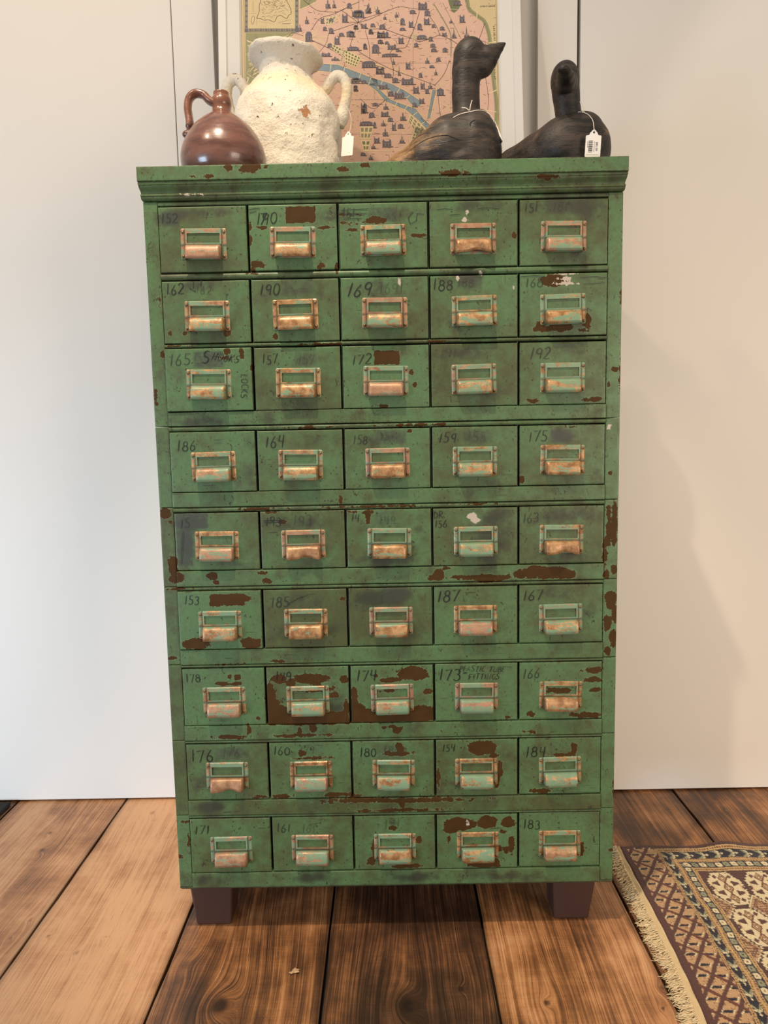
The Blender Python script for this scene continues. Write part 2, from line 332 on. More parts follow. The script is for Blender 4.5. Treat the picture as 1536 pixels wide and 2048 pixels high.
# ------------------------------------------------------------------ cabinet: wear survey (paint losses, dirty patches, painted cornice shade) on its front plane
CROPS = {3: (260, 370, 3.2), 4: (660, 370, 2.4774), 5: (300, 820, 3.2), 6: (680, 820, 2.648), 7: (320, 1290, 3.2), 8: (680, 1290, 2.648), 1: (250, 0, 3.012), 0: (0, 0, 1.0)}
def front(crop, X, Y):
    x0, y0, s = CROPS[crop]; p = at(X/s+x0, Y/s+y0, 0.0); return p[0], p[2]
CHIPS = '''3 r 1093 192 94 50;3 e 840 275 32 10;3 e 768 275 10 25;3 e 770 345 8 25;3 e 815 510 45 22;3 e 785 545 15 15;3 e 1225 520 32 18;3 e 258 950 12 10;3 e 355 950 15 9;3 e 625 950 22 22
3 e 935 975 14 18;3 e 625 1070 20 18;3 e 720 1080 16 32;3 e 650 1108 35 7;3 e 785 1170 14 18;3 e 165 1365 8 45;3 e 105 495 8 9;3 e 780 570 30 7;3 e 285 1030 60 8;3 e 1260 1020 90 7;3 e 210 1085 10 20;3 e 190 740 7 30;3 e 1250 275 50 8;3 e 1320 530 12 25
4 e 235 175 50 18;4 e 90 190 45 5;4 e 85 150 40 5;4 e 430 250 45 7;4 e 110 225 30 6;4 e 1110 475 62 28;4 e 1145 705 62 22;4 e 1040 712 45 14;4 e 1270 680 20 32;4 e 1050 690 25 12;4 r 283 856 62 34;4 e 405 925 9 14;4 e 420 995 9 13;4 e 265 1095 30 7;4 e 1010 1072 26 10;4 e 1310 1062 42 12
4 e 1410 915 18 9;4 e 1440 930 7 60;4 e 1380 980 7 20;4 e 1445 560 6 40;4 e 530 775 40 6;4 e 915 250 12 12;4 e 1250 720 30 8
5 e 100 662 34 34;5 e 135 720 15 12;5 e 145 1000 30 70;5 e 155 1085 30 28;5 e 160 965 22 30;5 e 200 1075 18 35;5 e 410 1060 30 22;5 e 430 1100 22 11;5 e 722 1042 30 10;5 e 760 1092 30 18;5 e 1220 578 12 18;5 e 790 655 42 6
5 r 500 1210 112 38;5 e 610 1200 45 22;5 e 310 1492 90 36;5 e 650 1490 64 36;5 e 1235 1205 18 10;5 e 700 632 110 7;5 e 1010 115 60 5;5 e 150 1145 40 6;5 e 85 1480 20 7;5 e 150 1588 30 8;5 e 210 1140 30 6;5 e 1300 650 30 8;5 e 850 715 25 10
6 e 760 884 155 13;6 e 1055 858 150 34;6 e 525 870 30 32;6 e 490 885 20 12;6 e 1195 868 45 25;6 e 560 835 25 10;6 e 1452 600 15 120;6 e 1425 560 12 50;6 e 1415 690 18 32;6 e 1402 770 14 55;6 e 1450 850 15 32;6 e 1410 870 20 20;6 e 1435 988 34 32;6 e 1455 1080 16 55;6 e 1418 1130 20 42;6 e 1445 1205 18 50;6 e 1415 1275 18 22;6 e 1430 1020 24 30
6 e 150 575 9 24;6 e 140 540 20 7;6 e 410 80 110 5;6 e 180 510 150 5;6 e 720 495 60 5;6 e 965 365 14 20;6 e 1430 330 9 12;6 e 1220 90 25 8;6 e 365 115 14 12;6 e 800 905 40 6;6 e 1425 640 16 40
7 e 495 205 26 15;7 e 450 200 8 14;7 e 400 246 36 13;7 e 480 246 35 9;7 e 625 465 18 14;7 r 950 464 262 42;7 e 710 350 36 120;7 e 760 405 62 26;7 e 765 215 46 30;7 e 970 215 112 34;7 e 840 238 32 28;7 e 1000 275 110 22;7 e 1180 215 30 28;7 e 1195 400 18 60;7 e 1105 320 32 16;7 e 1120 440 80 18;7 e 860 425 70 14;7 e 735 370 30 26
7 e 450 585 92 13;7 e 830 575 115 11;7 e 1050 570 85 9;7 e 985 525 25 30;7 e 900 545 14 18;7 e 570 540 12 30;7 e 910 690 25 18;7 e 1000 720 95 8;7 e 1140 955 100 14;7 e 780 965 62 12;7 e 640 970 40 9;7 e 185 1240 9 34;7 e 130 1352 15 13;7 e 155 1130 25 8;7 e 1300 985 230 12;7 e 1365 1280 10 40;7 e 1345 1385 25 22;7 e 460 120 40 4;7 e 760 100 40 4
8 r 280 370 222 36;8 e 76 300 22 66;8 e 95 330 36 24;8 e 390 150 84 38;8 e 280 182 68 11;8 e 460 245 26 13;8 e 440 345 62 26;8 e 350 318 28 10;8 e 190 160 10 10;8 e 1340 130 46 17;8 e 1335 182 46 14;8 e 1350 238 25 14;8 e 1165 238 72 14;8 e 1005 362 22 15;8 e 1310 368 75 14;8 e 890 378 20 10;8 e 260 235 36 14
8 e 300 445 26 18;8 e 270 430 42 7;8 e 540 457 14 8;8 e 1000 455 30 5;8 e 318 545 24 28;8 e 310 572 72 11;8 e 752 540 76 40;8 e 815 578 22 14;8 e 845 660 14 42;8 e 830 720 14 28;8 e 1238 548 15 40;8 e 1190 578 72 9;8 e 1060 770 56 10;8 e 520 690 9 40;8 e 330 818 360 12;8 e 325 836 12 20;8 e 300 870 180 7
8 e 165 1142 20 20;8 e 182 1090 8 42;8 e 275 968 24 12;8 e 418 1025 16 20;8 e 350 1168 72 10;8 e 630 945 82 36;8 e 585 975 35 24;8 e 782 935 50 36;8 e 888 935 38 28;8 e 905 1050 16 48;8 e 882 1085 18 20;8 e 860 985 22 11;8 e 760 1162 85 15;8 e 820 1150 25 20;8 e 845 1075 10 20;8 e 575 1020 10 20;8 e 1450 770 6 60;8 e 1275 1075 14 30;8 e 1430 1085 14 8
1 e 630 1030 24 20;1 e 765 1032 42 14;1 e 855 1022 13 9;1 r 1445 1015 28 12;1 e 500 1080 40 4;0 e 905 352 26 5;0 e 1095 358 20 4;0 e 690 345 12 4;0 e 505 341 18 8;0 e 490 345 12 4'''
GRIME_SHADE = '''3 250 225 85 60 .9;3 480 180 260 35 .55;3 900 200 110 50 .35;3 1250 200 110 40 .4;3 430 650 130 60 .65;3 600 850 130 120 .4;3 1050 690 250 70 .5;3 1220 900 120 120 .4;3 350 1300 90 130 .2;3 1080 1130 240 60 .5;3 1000 1330 160 110 .45
4 230 150 220 50 .6;4 700 110 210 45 .7;4 1150 100 200 50 .8;4 1250 330 100 60 .5;4 250 490 170 60 .5;4 700 470 190 60 .6;4 640 680 130 60 .4;4 700 830 200 50 .6;4 800 1020 120 70 .5;4 1180 820 90 40 .5;4 550 960 60 120 .35;4 1300 140 90 60 .5;4 420 330 60 90 .4
5 640 220 60 90 .5;5 600 420 90 100 .4;5 1080 180 150 50 .4;5 270 720 110 60 1.1;5 240 880 70 130 1.0;5 560 980 140 50 .6;5 950 720 240 70 .6;5 1100 980 120 60 .6;5 1450 740 100 70 .5;5 980 1220 190 60 .6;5 820 1420 100 90 .5;5 1400 1220 150 60 .7;5 330 80 260 40 .7;5 1150 1400 120 80 .5;5 760 60 120 40 .35
6 250 150 150 50 .7;6 700 140 130 50 .6;6 1170 140 80 40 .8;6 800 380 120 60 .5;6 400 640 80 150 .4;6 250 800 200 40 .8;6 790 700 130 140 .7;6 800 560 130 50 .6;6 1200 560 200 60 .7;6 1200 770 160 50 .6;6 280 980 150 60 .9;6 400 1180 80 60 .6;6 1310 1080 60 50 .8;6 1150 970 120 50 .6;6 1370 340 60 90 .3
7 440 690 200 60 .5;7 300 850 130 140 .4;7 330 1030 130 40 .9;7 970 1150 120 60 .4;7 1150 420 90 70 .5;7 1120 330 90 110 .5;7 960 1490 180 40 .8;7 300 1490 120 40 .5;7 560 1400 120 60 .3;7 420 480 180 25 .5;7 900 700 200 60 .3
8 730 560 200 60 .3;8 1000 560 60 60 .4;8 650 740 120 50 .6;8 1200 720 130 60 .5;8 150 610 90 120 .4;8 300 930 120 40 .5;8 900 1220 300 30 .5;8 400 1225 130 30 .8;8 700 960 180 50 .3;8 1250 1100 100 60 .3;8 950 330 110 60 .5;8 1190 300 150 80 .3'''  # dirty patches; the wide entries atop the first drawer row paint cornice shade
TAPES = '''3 255 222 48 42 .75;3 510 1120 95 48 .9;3 1080 640 95 45 .35;3 1125 1110 70 45 .4;4 260 150 70 34 .6;4 690 470 60 40 .55;5 270 710 100 48 1.0;5 225 880 50 120 .75;6 270 145 80 38 .55;6 745 140 60 34 .5;6 1170 135 55 34 .9;6 240 570 48 34 .4;6 290 975 70 40 .6;7 440 695 90 42 .5;7 965 665 80 44 .25;8 270 560 70 44 .35;4 1150 110 70 34 .4;6 560 970 34 40 .3;8 1170 545 60 40 .2'''
PALES = '''6 e 700 560 22 18;6 e 722 582 22 14;4 e 668 175 12 8;4 e 675 135 6 6;4 e 630 460 5 10;4 e 1150 465 24 5;4 e 1170 490 26 4;4 e 1165 440 20 3;4 e 750 440 4 8;4 e 910 510 4 6;6 e 1425 90 9 14;1 e 345 1180 16 3;1 e 455 1178 22 3;8 e 675 945 3 14;4 e 345 490 4 12'''
def parse(txt, shape):
    out = []
    for s in txt.replace('\n', ';').split(';'):
        q = s.split()
        c = int(q[0]); kind = q[1] if shape else 'g'; v = list(map(float, q[2 if shape else 1:]))
        x, z = front(c, v[0], v[1]); sc = CROPS[c][2]*1000.0
        dpt = (np.array([x, 0, z])-CAM) @ CF; mpp = dpt/F_PX/CROPS[c][2]
        out.append((kind, x, z, v[2]*mpp, v[3]*mpp, v[4] if len(v) > 4 else 1.0))
    return out
CHIPS, PALES, GRIME_SHADE, TAPES = parse(CHIPS, 1), parse(PALES, 1), parse(GRIME_SHADE, 0), parse(TAPES, 0)
def sdf_field(lst, x, z, lo=-9.0):
    f = np.full(x.shape, lo)
    bx = (x.min()-.02, x.max()+.02, z.min()-.02, z.max()+.02)
    for kind, cx, cz, rx, rz, _ in lst:
        if cx+rx < bx[0] or cx-rx > bx[1] or cz+rz < bx[2] or cz-rz > bx[3]: continue
        dx = np.abs(x-cx); dz = np.abs(z-cz)
        if kind == 'r': s = np.minimum(rx-dx, rz-dz)*1.8
        else:
            q = np.sqrt((dx/rx)**2+(dz/rz)**2); s = (1-q)*min(rx, rz)*1.25
            s = np.where(q > 1, s, np.minimum(s*1.3+.0, .004))
        f = np.maximum(f, np.clip(s*1000.0+.6, -9.5, 7))
    return f
def wear(x, z, olive=.4, crack=0.0, grime0=0.0):
    """attributes of a painted face at points x, z of the cabinet front"""
    x = np.asarray(x, float); z = np.asarray(z, float)
    g = np.full(x.shape, grime0); t = np.zeros(x.shape)
    for _, cx, cz, rx, rz, s in GRIME_SHADE:
        g = g + s*np.exp(-(((x-cx)/rx)**2+((z-cz)/rz)**2)*1.2)
    for _, cx, cz, rx, rz, s in TAPES:
        t = np.maximum(t, s*np.clip((np.minimum(rx-np.abs(x-cx), rz-np.abs(z-cz)))/.0025+.5, 0, 1))
    return {'chip': sdf_field(CHIPS, x, z), 'pale': sdf_field(PALES, x, z), 'grime': g, 'tape': t,
            'olive': np.full(x.shape, olive), 'crack': np.full(x.shape, crack)}

def face_panel(name, x0, x1, z0, z1, yf, depth, parent, olive=.4, crack=0.0, step=.0032, r=.0016, grime0=0.0, bulge=0.0, tilt=(0, 0), mat=PAINT, edge_amt=1.0):
    """sheet-metal front: gridded face with rolled edges and returns going back into the case"""
    def line(a, b):
        n = max(2, int(round((b-a-2*r)/step)))
        return np.concatenate([[a, a, a+r*.12, a+r*.45], np.linspace(a+r, b-r, n+1), [b-r*.45, b-r*.12, b, b]])
    prof = np.array([depth, r, r*.5, r*.12])
    xs, zs = line(x0, x1), line(z0, z1)
    px = np.zeros(len(xs)); px[:4] = prof; px[-4:] = prof[::-1]
    pz = np.zeros(len(zs)); pz[:4] = prof; pz[-4:] = prof[::-1]
    X, Z = np.meshgrid(xs, zs, indexing='ij'); D = np.maximum(px[:, None], pz[None, :])
    cx, cz = (x0+x1)/2, (z0+z1)/2
    u = (X-cx)/(x1-x0)*2; v = (Z-cz)/(z1-z0)*2
    Y = yf + D + np.where(D < depth*.9, -bulge*(1-u**2)*(1-v**2) + tilt[0]*u + tilt[1]*v, 0)
    nz = len(zs); V = np.stack([X.ravel(), Y.ravel(), Z.ravel()], 1)
    I = np.arange(len(xs)*nz).reshape(len(xs), nz)
    Fc = np.stack([I[:-1, :-1].ravel(), I[1:, :-1].ravel(), I[1:, 1:].ravel(), I[:-1, 1:].ravel()], 1)
    A = wear(X.ravel(), Z.ravel(), olive, crack, grime0)
    d = np.minimum(np.minimum(X-x0, x1-X), np.minimum(Z-z0, z1-Z)).ravel()
    A['edge'] = np.exp(-d/.0028)*edge_amt
    o = mesh(name, V, Fc.tolist(), mat, parent, True, A)
    return o
def extrude_x(mb_name, prof, x0, x1, parent, step=.006, miter=None, olive=.5, crack=0, grime0=0.0, edge_amt=.5, cap=True, crease=None):
    """moulded strip: profile (y, z) run along x; miter(y,z) pushes the ends out"""
    n = int((x1-x0)/step); xs = np.linspace(x0, x1, n+1); V = []; E = []
    for (y, z) in prof:
        e = miter(y, z) if miter else 0
        V += [(x0-e+(x1-x0+2*e)*(x-x0)/(x1-x0), y, z) for x in xs]
    P = len(prof); Fc = [(i*(n+1)+j, i*(n+1)+j+1, (i+1)*(n+1)+j+1, (i+1)*(n+1)+j) for i in range(P-1) for j in range(n)]
    if cap: Fc += [tuple(i*(n+1) for i in range(P)), tuple(i*(n+1)+n for i in range(P-1, -1, -1))]
    V = np.array(V); A = wear(V[:, 0], V[:, 2], olive, crack, grime0); A['edge'] = np.full(len(V), .0)
    if crease is not None: A['edge'] = np.repeat(np.array(crease, float), n+1)
    return mesh(mb_name, V, Fc, PAINT, parent, False, A)

# ------------------------------------------------------------------ cabinet
CAB = empty('drawer_cabinet', (0, 0, 0), 'tall worn green metal cabinet of forty-five small drawers on brown block feet', 'cabinet')
W2 = .450; DEP = .43; XI = .4235
ROWS = [(1.4695, 1.3495), (1.3345, 1.2185), (1.2080, 1.0890), (1.0500, .9330), (.8922, .7775), (.7357, .6172), (.5777, .4583), (.4190, .2990), (.2590, .1408)]
JOINT = [1.0608, .9029, .7447, .5850, .4262, .2659, .1080]
TOPS = [1.4800]+JOINT[:-1]
OL = [[.55, .35, .4, .6, .7], [.5, .6, .45, .5, .35], [.2, .65, .2, .75, .55], [.3, .45, .5, .65, .5], [.6, .7, .5, .65, .7], [.15, .95, .8, .5, .6], [.2, .5, .35, .35, .3], [.6, .45, .45, .5, .4], [.6, .55, .5, .4, .4]]
stile_ol = [.45, .55, .75, .6, .75, .75, .3]
for s, (zt, zb) in enumerate(zip(TOPS, JOINT)):
    q = MB()   # the tier's carcass: sides, back, shelf
    q.box(-W2+.0006, -W2+.004, .004, DEP, zb+.0004, zt-.0004); q.box(W2-.004, W2-.0006, .004, DEP, zb+.0004, zt-.0004)
    q.box(-W2+.004, W2-.004, DEP-.004, DEP, zb+.0004, zt-.0004, 1); q.box(-W2+.004, W2-.004, .02, DEP-.004, zb+.0004, zb+.003, 1)
    for k_ in range(1, 5): q.box(-.4224+.169*k_-.0012+.0002, -.4224+.169*k_+.0006, .0065, DEP-.01, zb+.003, zt-.002, 2)
    V = np.array(q.V); A = wear(V[:, 0], V[:, 2], stile_ol[s]); A['edge'] = np.zeros(len(V))
    body = mesh('case_tier', q.V, q.F, [PAINT, DARK, PAINT], CAB, False, A, q.M)
    face_panel('stile', -W2, -XI, zb+.0005, zt-.0005, -.0005, .02, body, stile_ol[s], .9 if s < 2 else .35, .003, .0012, .15, edge_amt=.85)
    face_panel('stile', XI-.0008, W2, zb+.0005, zt-.0005, -.0005, .02, body, .35, .25, .003, .0012, .0, edge_amt=.95)
    rows = [0, 1, 2] if s == 0 else [s+2]
    zlow = ROWS[rows[-1]][1]
    face_panel('bottom_rail', -XI+.0006, XI-.0014, zb+.0006, zlow-.0012, -.0040, .02, body, .45 if s != 5 else .8, 1.0 if s == 0 else .15, .0035, .0010, .12, edge_amt=.42)
    # rolled lip over the top of each drawer opening
    def lip(name, zc, h, p):
        pr = [(.02, zc+h)]+[(.001-p*math.cos(a), zc+h*math.sin(a)) for a in np.linspace(math.pi/2, -math.pi/2, 9)]+[(.02, zc-h)]
        extrude_x(name, pr, -XI+.0005, XI-.0013, body, .004, olive=.6, grime0=.25, crease=[.6]+[.55]*3+[.15]*3+[.55]*3+[.6])
    if s: lip('top_lip', (zt-.0006+ROWS[rows[0]][0]+.0012)/2, (zt-.0006-ROWS[rows[0]][0]-.0012)/2, .0042)
    else:
        lip('top_lip', 1.4755, .0036, .002)
        for a, b in ((0, 1), (1, 2)):
            zt_, zb_ = ROWS[a][1]-.0018, ROWS[b][0]+.0022
            lip('divider_rail', (zt_+zb_)/2, (zt_-zb_)/2, .0045)

# cornice: deep plain slab over a stepped moulding
o_ = .016
zT = 1.5385; zS = 1.5125
face_panel('top_slab', -W2-.0045, W2+.0045, zS, zT, -o_, .02, CAB, .25, .5, .003, .0014, .05, edge_amt=1.05)
q = MB(); q.box(-W2-.0044, W2+.0044, -o_+.004, DEP+.004, zS+.0005, zT-.0004); V = np.array(q.V); A = wear(V[:, 0], V[:, 2]); A['edge'] = np.zeros(len(V))
mesh('top_sheet', q.V, q.F, PAINT, CAB, False, A)
pr = [(.0, zS+.001), (-.0125, zS), (-.0135, zS-.0015), (-.0135, zS-.0050), (-.0120, zS-.0066), (-.0118, zS-.0085)]
for a in np.linspace(0, 1, 7): pr.append((-.0118+.0068*math.sin(a*math.pi/2)**1.3, zS-.0085-.0110*a))
pr += [(-.0062, zS-.0205), (-.0074, zS-.0218), (-.0074, zS-.0238), (-.0060, zS-.0250)]
for a in np.linspace(.2, 1, 6): pr.append((-.0064+.0066*(1-math.cos(a*math.pi/2)), zS-.0248-.0068*math.sin(a*math.pi/2)))
pr += [(.02, 1.4806)]
cre = [1, .2, .2, .3, .9, .5]+[.3, .1, .1, .1, .15, .2, .5]+[.9, .4, .2, .9]+[.4, .2, .2, .3, .4, .5]+[.9]
mo = extrude_x('cornice_moulding', pr, -W2, W2, CAB, .004, miter=lambda y, z: max(0, -y)*.28, olive=.55, grime0=.25, crease=cre)
q = MB(); q.box(-W2+.001, W2-.001, .02, DEP, 1.4806, zS+.0004); V = np.array(q.V); A = wear(V[:, 0], V[:, 2]); A['edge'] = np.zeros(len(V))
mesh('cornice_side', q.V, q.F, PAINT, CAB, False, A)
# plinth edge and feet
pr = [(.03, .1078), (-.0002, .1078), (-.0006, .1060), (.0040, .1010), (.03, .1000)]
extrude_x('base_trim', pr, -W2, W2, CAB, .004, miter=lambda y, z: 0 if z > .104 else -.004, olive=.75, grime0=.5)
q = MB(); q.box(-W2+.003, W2-.003, .03, DEP, .1, .1078); q.build('base_panel', DARK, CAB)
FOOT = flat('brown_painted_block', (62, 40, 34), .42, 0, .06, 40)
def foot(sx, y0, y1):
    if sx < 0: xt, xb = (-.4405, -.3470), (-.4283, -.3535)
    else: xt, xb = (.3325, .4262), (.3365, .4100)
    ty = .006
    q = MB(); V = [(xb[0], y0, 0), (xb[1], y0, 0), (xb[1], y1-ty, 0), (xb[0], y1-ty, 0), (xt[0], y0-.002, .1), (xt[1], y0-.002, .1), (xt[1], y1, .1), (xt[0], y1, .1)]
    q.add(V, [(0, 3, 2, 1), (4, 5, 6, 7), (0, 1, 5, 4), (1, 2, 6, 5), (2, 3, 7, 6), (3, 0, 4, 7)])
    bevel(q.build('foot', FOOT, CAB), .005, 3)
for sx in (-1, 1): foot(sx, .03, .105); foot(sx, .33, .405)

# --- handles: label holder with cup pull, one of each built, then copied
def make_plate():
    hw, hz = .0430, .0282; wx0, wx1, wz0, wz1 = -.0308, .0308, .0015, .0190
    xs = [-hw, -hw+.002, -.0385, -.0352, wx0-.0026, wx0, -.02, 0, .02, wx1, wx1+.0026, .0352, .0385, hw-.002, hw]
    zs = [-hz, -hz+.002, -.022, -.015, -.006, -.0025, wz0, wz0+.004, .010, wz1-.004, wz1, wz1+.0030, .0255, hz-.002, hz]
    def inwin(x, z): return wx0-1e-6 <= x <= wx1+1e-6 and wz0-1e-6 <= z <= wz1+1e-6
    def hgt(x, z):
        raised = abs(x) <= .0345+1e-6 and z >= -.0028
        y = -.0011
        if raised: y = -.0024
        if abs(x) > hw-.0005 or abs(z) > hz-.0005: y = 0
        if raised and abs(z) > hz-.0005: y = -.0002
        return y
    xs = sorted(set(xs+[-.0346, .0346, -.0353, .0353])); zs = sorted(set(zs+[-.0029, -.0036]))
    V = []; idx = {}; Fc = []; wr = []; crs = []
    for i, x in enumerate(xs):
        for j, z in enumerate(zs):
            xx, zz = x, z
            if abs(x) > hw-.0025 and abs(z) > hz-.0025:      # rounded corners
                sx, sz = math.copysign(1, x), math.copysign(1, z); dx, dz = abs(x)-(hw-.003), abs(z)-(hz-.003); L = math.hypot(dx, dz)
                if L > .003: xx, zz = sx*(hw-.003+dx*.003/L), sz*(hz-.003+dz*.003/L)
            idx[i, j] = len(V); V.append((xx, hgt(x, z), zz))
            wr.append(.52 if abs(x) <= .0347 and z > .019 else (.55 if abs(x) > .0345 else .45)); crs.append(1.0 if (.0345 < abs(x) < .0354 or -.0045 < z < -.0022) else 0)
    for i in range(len(xs)-1):
        for j in range(len(zs)-1):
            mx, mz = (xs[i]+xs[i+1])/2, (zs[j]+zs[j+1])/2
            if wx0 < mx < wx1 and wz0 < mz < wz1: continue
            Fc.append((idx[i, j], idx[i+1, j], idx[i+1, j+1], idx[i, j+1]))
    q = MB(); q.add(V, Fc)
    # inner returns of the card window
    b = [(wx0, wz0), (wx1, wz0), (wx1, wz1), (wx0, wz1)]
    for (ax, az), (cx, cz) in zip(b, b[1:]+b[:1]):
        q.add([(ax, -.0024, az), (cx, -.0024, cz), (cx, 0, cz), (ax, 0, az)], [(0, 1, 2, 3)]); wr += [.5]*4; crs += [.6]*4
    for sx in (-1, 1):
        for z in (.0215, -.0232):
            n0 = len(q.V); prof = [(.0031, -.0008), (.0029, -.0020), (.0020, -.0029), (.0009, -.0033), (.00001, -.0034)]
            n = 12
            Vr = [(sx*.0389+r*math.cos(2*math.pi*j/n), y, z+r*math.sin(2*math.pi*j/n)) for r, y in prof for j in range(n)]
            q.add(Vr, [(i*n+j, i*n+(j+1) % n, (i+1)*n+(j+1) % n, (i+1)*n+j) for i in range(4) for j in range(n)], 1); wr += [.5]*len(Vr); crs += [0]*len(Vr)
    me_o = q.build('label_holder', [BRASS, RIVET], None, False, {'wear': wr, 'crease': crs})
    me_o.data.polygons.foreach_set('use_smooth', np.array([p.material_index == 1 for p in me_o.data.polygons])); return me_o
def make_cup(bent=0.0):
    L = .0332; p = .0158; h = .0258; V = []; wr = []; crs = []; xs = np.concatenate([[-L, -L+.0004, -L+.0014, -L+.0026], np.linspace(-L+.0037, L-.0037, 22), [L-.0026, L-.0014, L-.0004, L]]); K = 14
    for x in xs:
        e = min(1.0, (L-abs(x))/.0036); s = .12+.88*math.sqrt(max(0, 1-(1-e)**2))
        bn = bent*math.exp(-((x-.006)/.016)**2)
        for i in range(K):
            a = math.pi/2*i/(K-1); sq = .66
            y = -(math.sin(a)**sq)*p*s - .0012; z = (max(0.0, math.cos(a))**sq)*h*(.90+.10*s) - .0292
            if i == K-1: y += .0006
            y += bn*.3*(i/(K-1))**2*p; z += bn*(i/(K-1))**2*.006
            V.append((x, y, z)); t = i/(K-1)
            wr.append(.30+.36*math.exp(-((t-.60)/.35)**2)+.12*(abs(x) > L-.004)+.15*(t > .95)+bent*.4); crs.append(1.0 if i < 2 else 0)
    Fc = [(a*K+i, (a+1)*K+i, (a+1)*K+i+1, a*K+i+1) for a in range(len(xs)-1) for i in range(K-1)]
    # end caps closing to the plate
    q = MB(); q.add(V, Fc)
    for xi in (0, len(xs)-1):
        b = len(q.V); ring = [V[xi*K+i] for i in range(K)]+[(V[xi*K][0], -.0005, ring_z) for ring_z in (-.0290,)]
        q.add(ring, [tuple(range(len(ring)))]); wr += [.4]*len(ring); crs += [.4]*len(ring)
    o = q.build('cup_pull', BRASS, None, True, {'wear': wr, 'crease': crs})
    s = o.modifiers.new('thickness', 'SOLIDIFY'); s.thickness = .0011; s.offset = -1; return o
PLATE = make_plate(); CUP = make_cup(); CUPB = make_cup(.9)
for p_ in (PLATE, CUP, CUPB): COL.objects.unlink(p_)

# --- handwriting in marker: strokes of each character on a unit cell
def arc(cx, cy, rx, ry, a0, a1, n=10): return [(cx+rx*math.cos(math.radians(a0+(a1-a0)*i/n)), cy+ry*math.sin(math.radians(a0+(a1-a0)*i/n))) for i in range(n+1)]
GLY = {'0': (.62, [arc(.3, .5, .26, .48, 100, 460, 18)]), '1': (.36, [[(.2, 1.0), (.14, .0)]]),
 '2': (.62, [arc(.28, .74, .24, .24, 165, -40, 10)+[(.05, .05), (.3, .02), (.6, .08)]]),
 '3': (.58, [arc(.27, .76, .22, .22, 150, -75, 9)+arc(.26, .28, .26, .28, 80, -150, 10)]),
 '4': (.60, [[(.12, 1.0), (.06, .48), (.52, .50)], [(.48, 1.02), (.42, -.05)]]),
 '5': (.58, [[(.54, .98), (.16, .98), (.13, .56)]+arc(.24, .28, .27, .29, 105, -140, 10)]),
 '6': (.60, [[(.42, 1.0), (.16, .60)]+arc(.28, .26, .22, .25, 150, 470, 14)]),
 '7': (.60, [[(.03, .92), (.56, 1.0), (.22, .0)]]),
 '8': (.60, [arc(.3, .75, .2, .22, 60, 265, 8)+arc(.29, .27, .25, .27, 85, -265, 14)+arc(.3, .75, .2, .22, -80, 60, 6)]),
 '9': (.60, [arc(.28, .72, .22, .25, 20, 350, 12)+[(.50, .85), (.44, .0)]]),
 'S': (.62, [arc(.32, .74, .24, .23, 40, 250, 8)+arc(.28, .25, .26, .25, 75, -150, 9)]), 'H': (.7, [[(.08, 1), (.05, 0)], [(.58, 1), (.55, 0)], [(.05, .48), (.58, .55)]]),
 'O': (.68, [arc(.33, .5, .29, .46, 95, 455, 16)]), 'K': (.65, [[(.08, 1), (.05, 0)], [(.58, .98), (.1, .48), (.6, .0)]]), 'L': (.55, [[(.1, 1), (.05, .03), (.5, .05)]]),
 'C': (.62, [arc(.36, .5, .3, .47, 50, 315, 12)]), 'P': (.58, [[(.08, 1), (.05, 0)], [(.08, .98)]+arc(.22, .74, .3, .24, 80, -90, 8)+[(.08, .48)]]),
 'A': (.68, [[(.03, 0), (.33, 1), (.62, 0)], [(.14, .36), (.54, .36)]]), 'T': (.62, [[(.02, .97), (.62, 1.0)], [(.33, .98), (.28, 0)]]), 'I': (.3, [[(.16, 1), (.13, 0)]]),
 'U': (.66, [[(.06, 1)]+arc(.32, .3, .26, .29, 180, 360, 10)+[(.6, 1)]]), 'B': (.6, [[(.08, 1), (.05, 0)], [(.08, .98)]+arc(.2, .76, .26, .22, 85, -85, 7)+arc(.2, .27, .34, .27, 85, -90, 7)+[(.05, .0)]]),
 'E': (.58, [[(.52, .97), (.08, 1), (.05, .02), (.54, .0)], [(.07, .52), (.44, .53)]]), 'F': (.56, [[(.55, .97), (.08, 1), (.05, 0)], [(.07, .52), (.44, .53)]]), 'N': (.7, [[(.05, 0), (.09, 1), (.54, 0), (.6, 1)]]),
 'G': (.66, [arc(.36, .5, .3, .47, 50, 330, 12)+[(.64, .45), (.4, .45)]]), 'D': (.66, [[(.08, 1), (.05, 0)], [(.05, .98)]+arc(.12, .5, .46, .48, 85, -85, 9)+[(.05, .02)]]),
 'R': (.62, [[(.08, 1), (.05, 0)], [(.08, .98)]+arc(.22, .75, .3, .23, 80, -90, 8)+[(.1, .5), (.58, 0)]]), '.': (.25, [[(.08, .04), (.12, .0)]]), '-': (.4, [[(.03, .5), (.36, .52)]]), ' ': (.5, [])}
def ink(name, rgb, alpha):
    k = NT(name); k.base(lin(*rgb)); k.rough(.42); o = k.obj()
    k.put(k.b.inputs['Alpha'], k.sstep(k.noise(o, 260, 4, .7), .5-.35*alpha-.12, .5-.35*alpha+.18, max(0, alpha-.55), min(1, alpha+.12))); return k.mat
INK = {'d': ink('black_marker_ink', (17, 22, 20), .95), 'f': ink('faded_marker_ink', (32, 40, 33), .72), 'g': ink('ghost_marker_ink', (54, 60, 50), .42)}
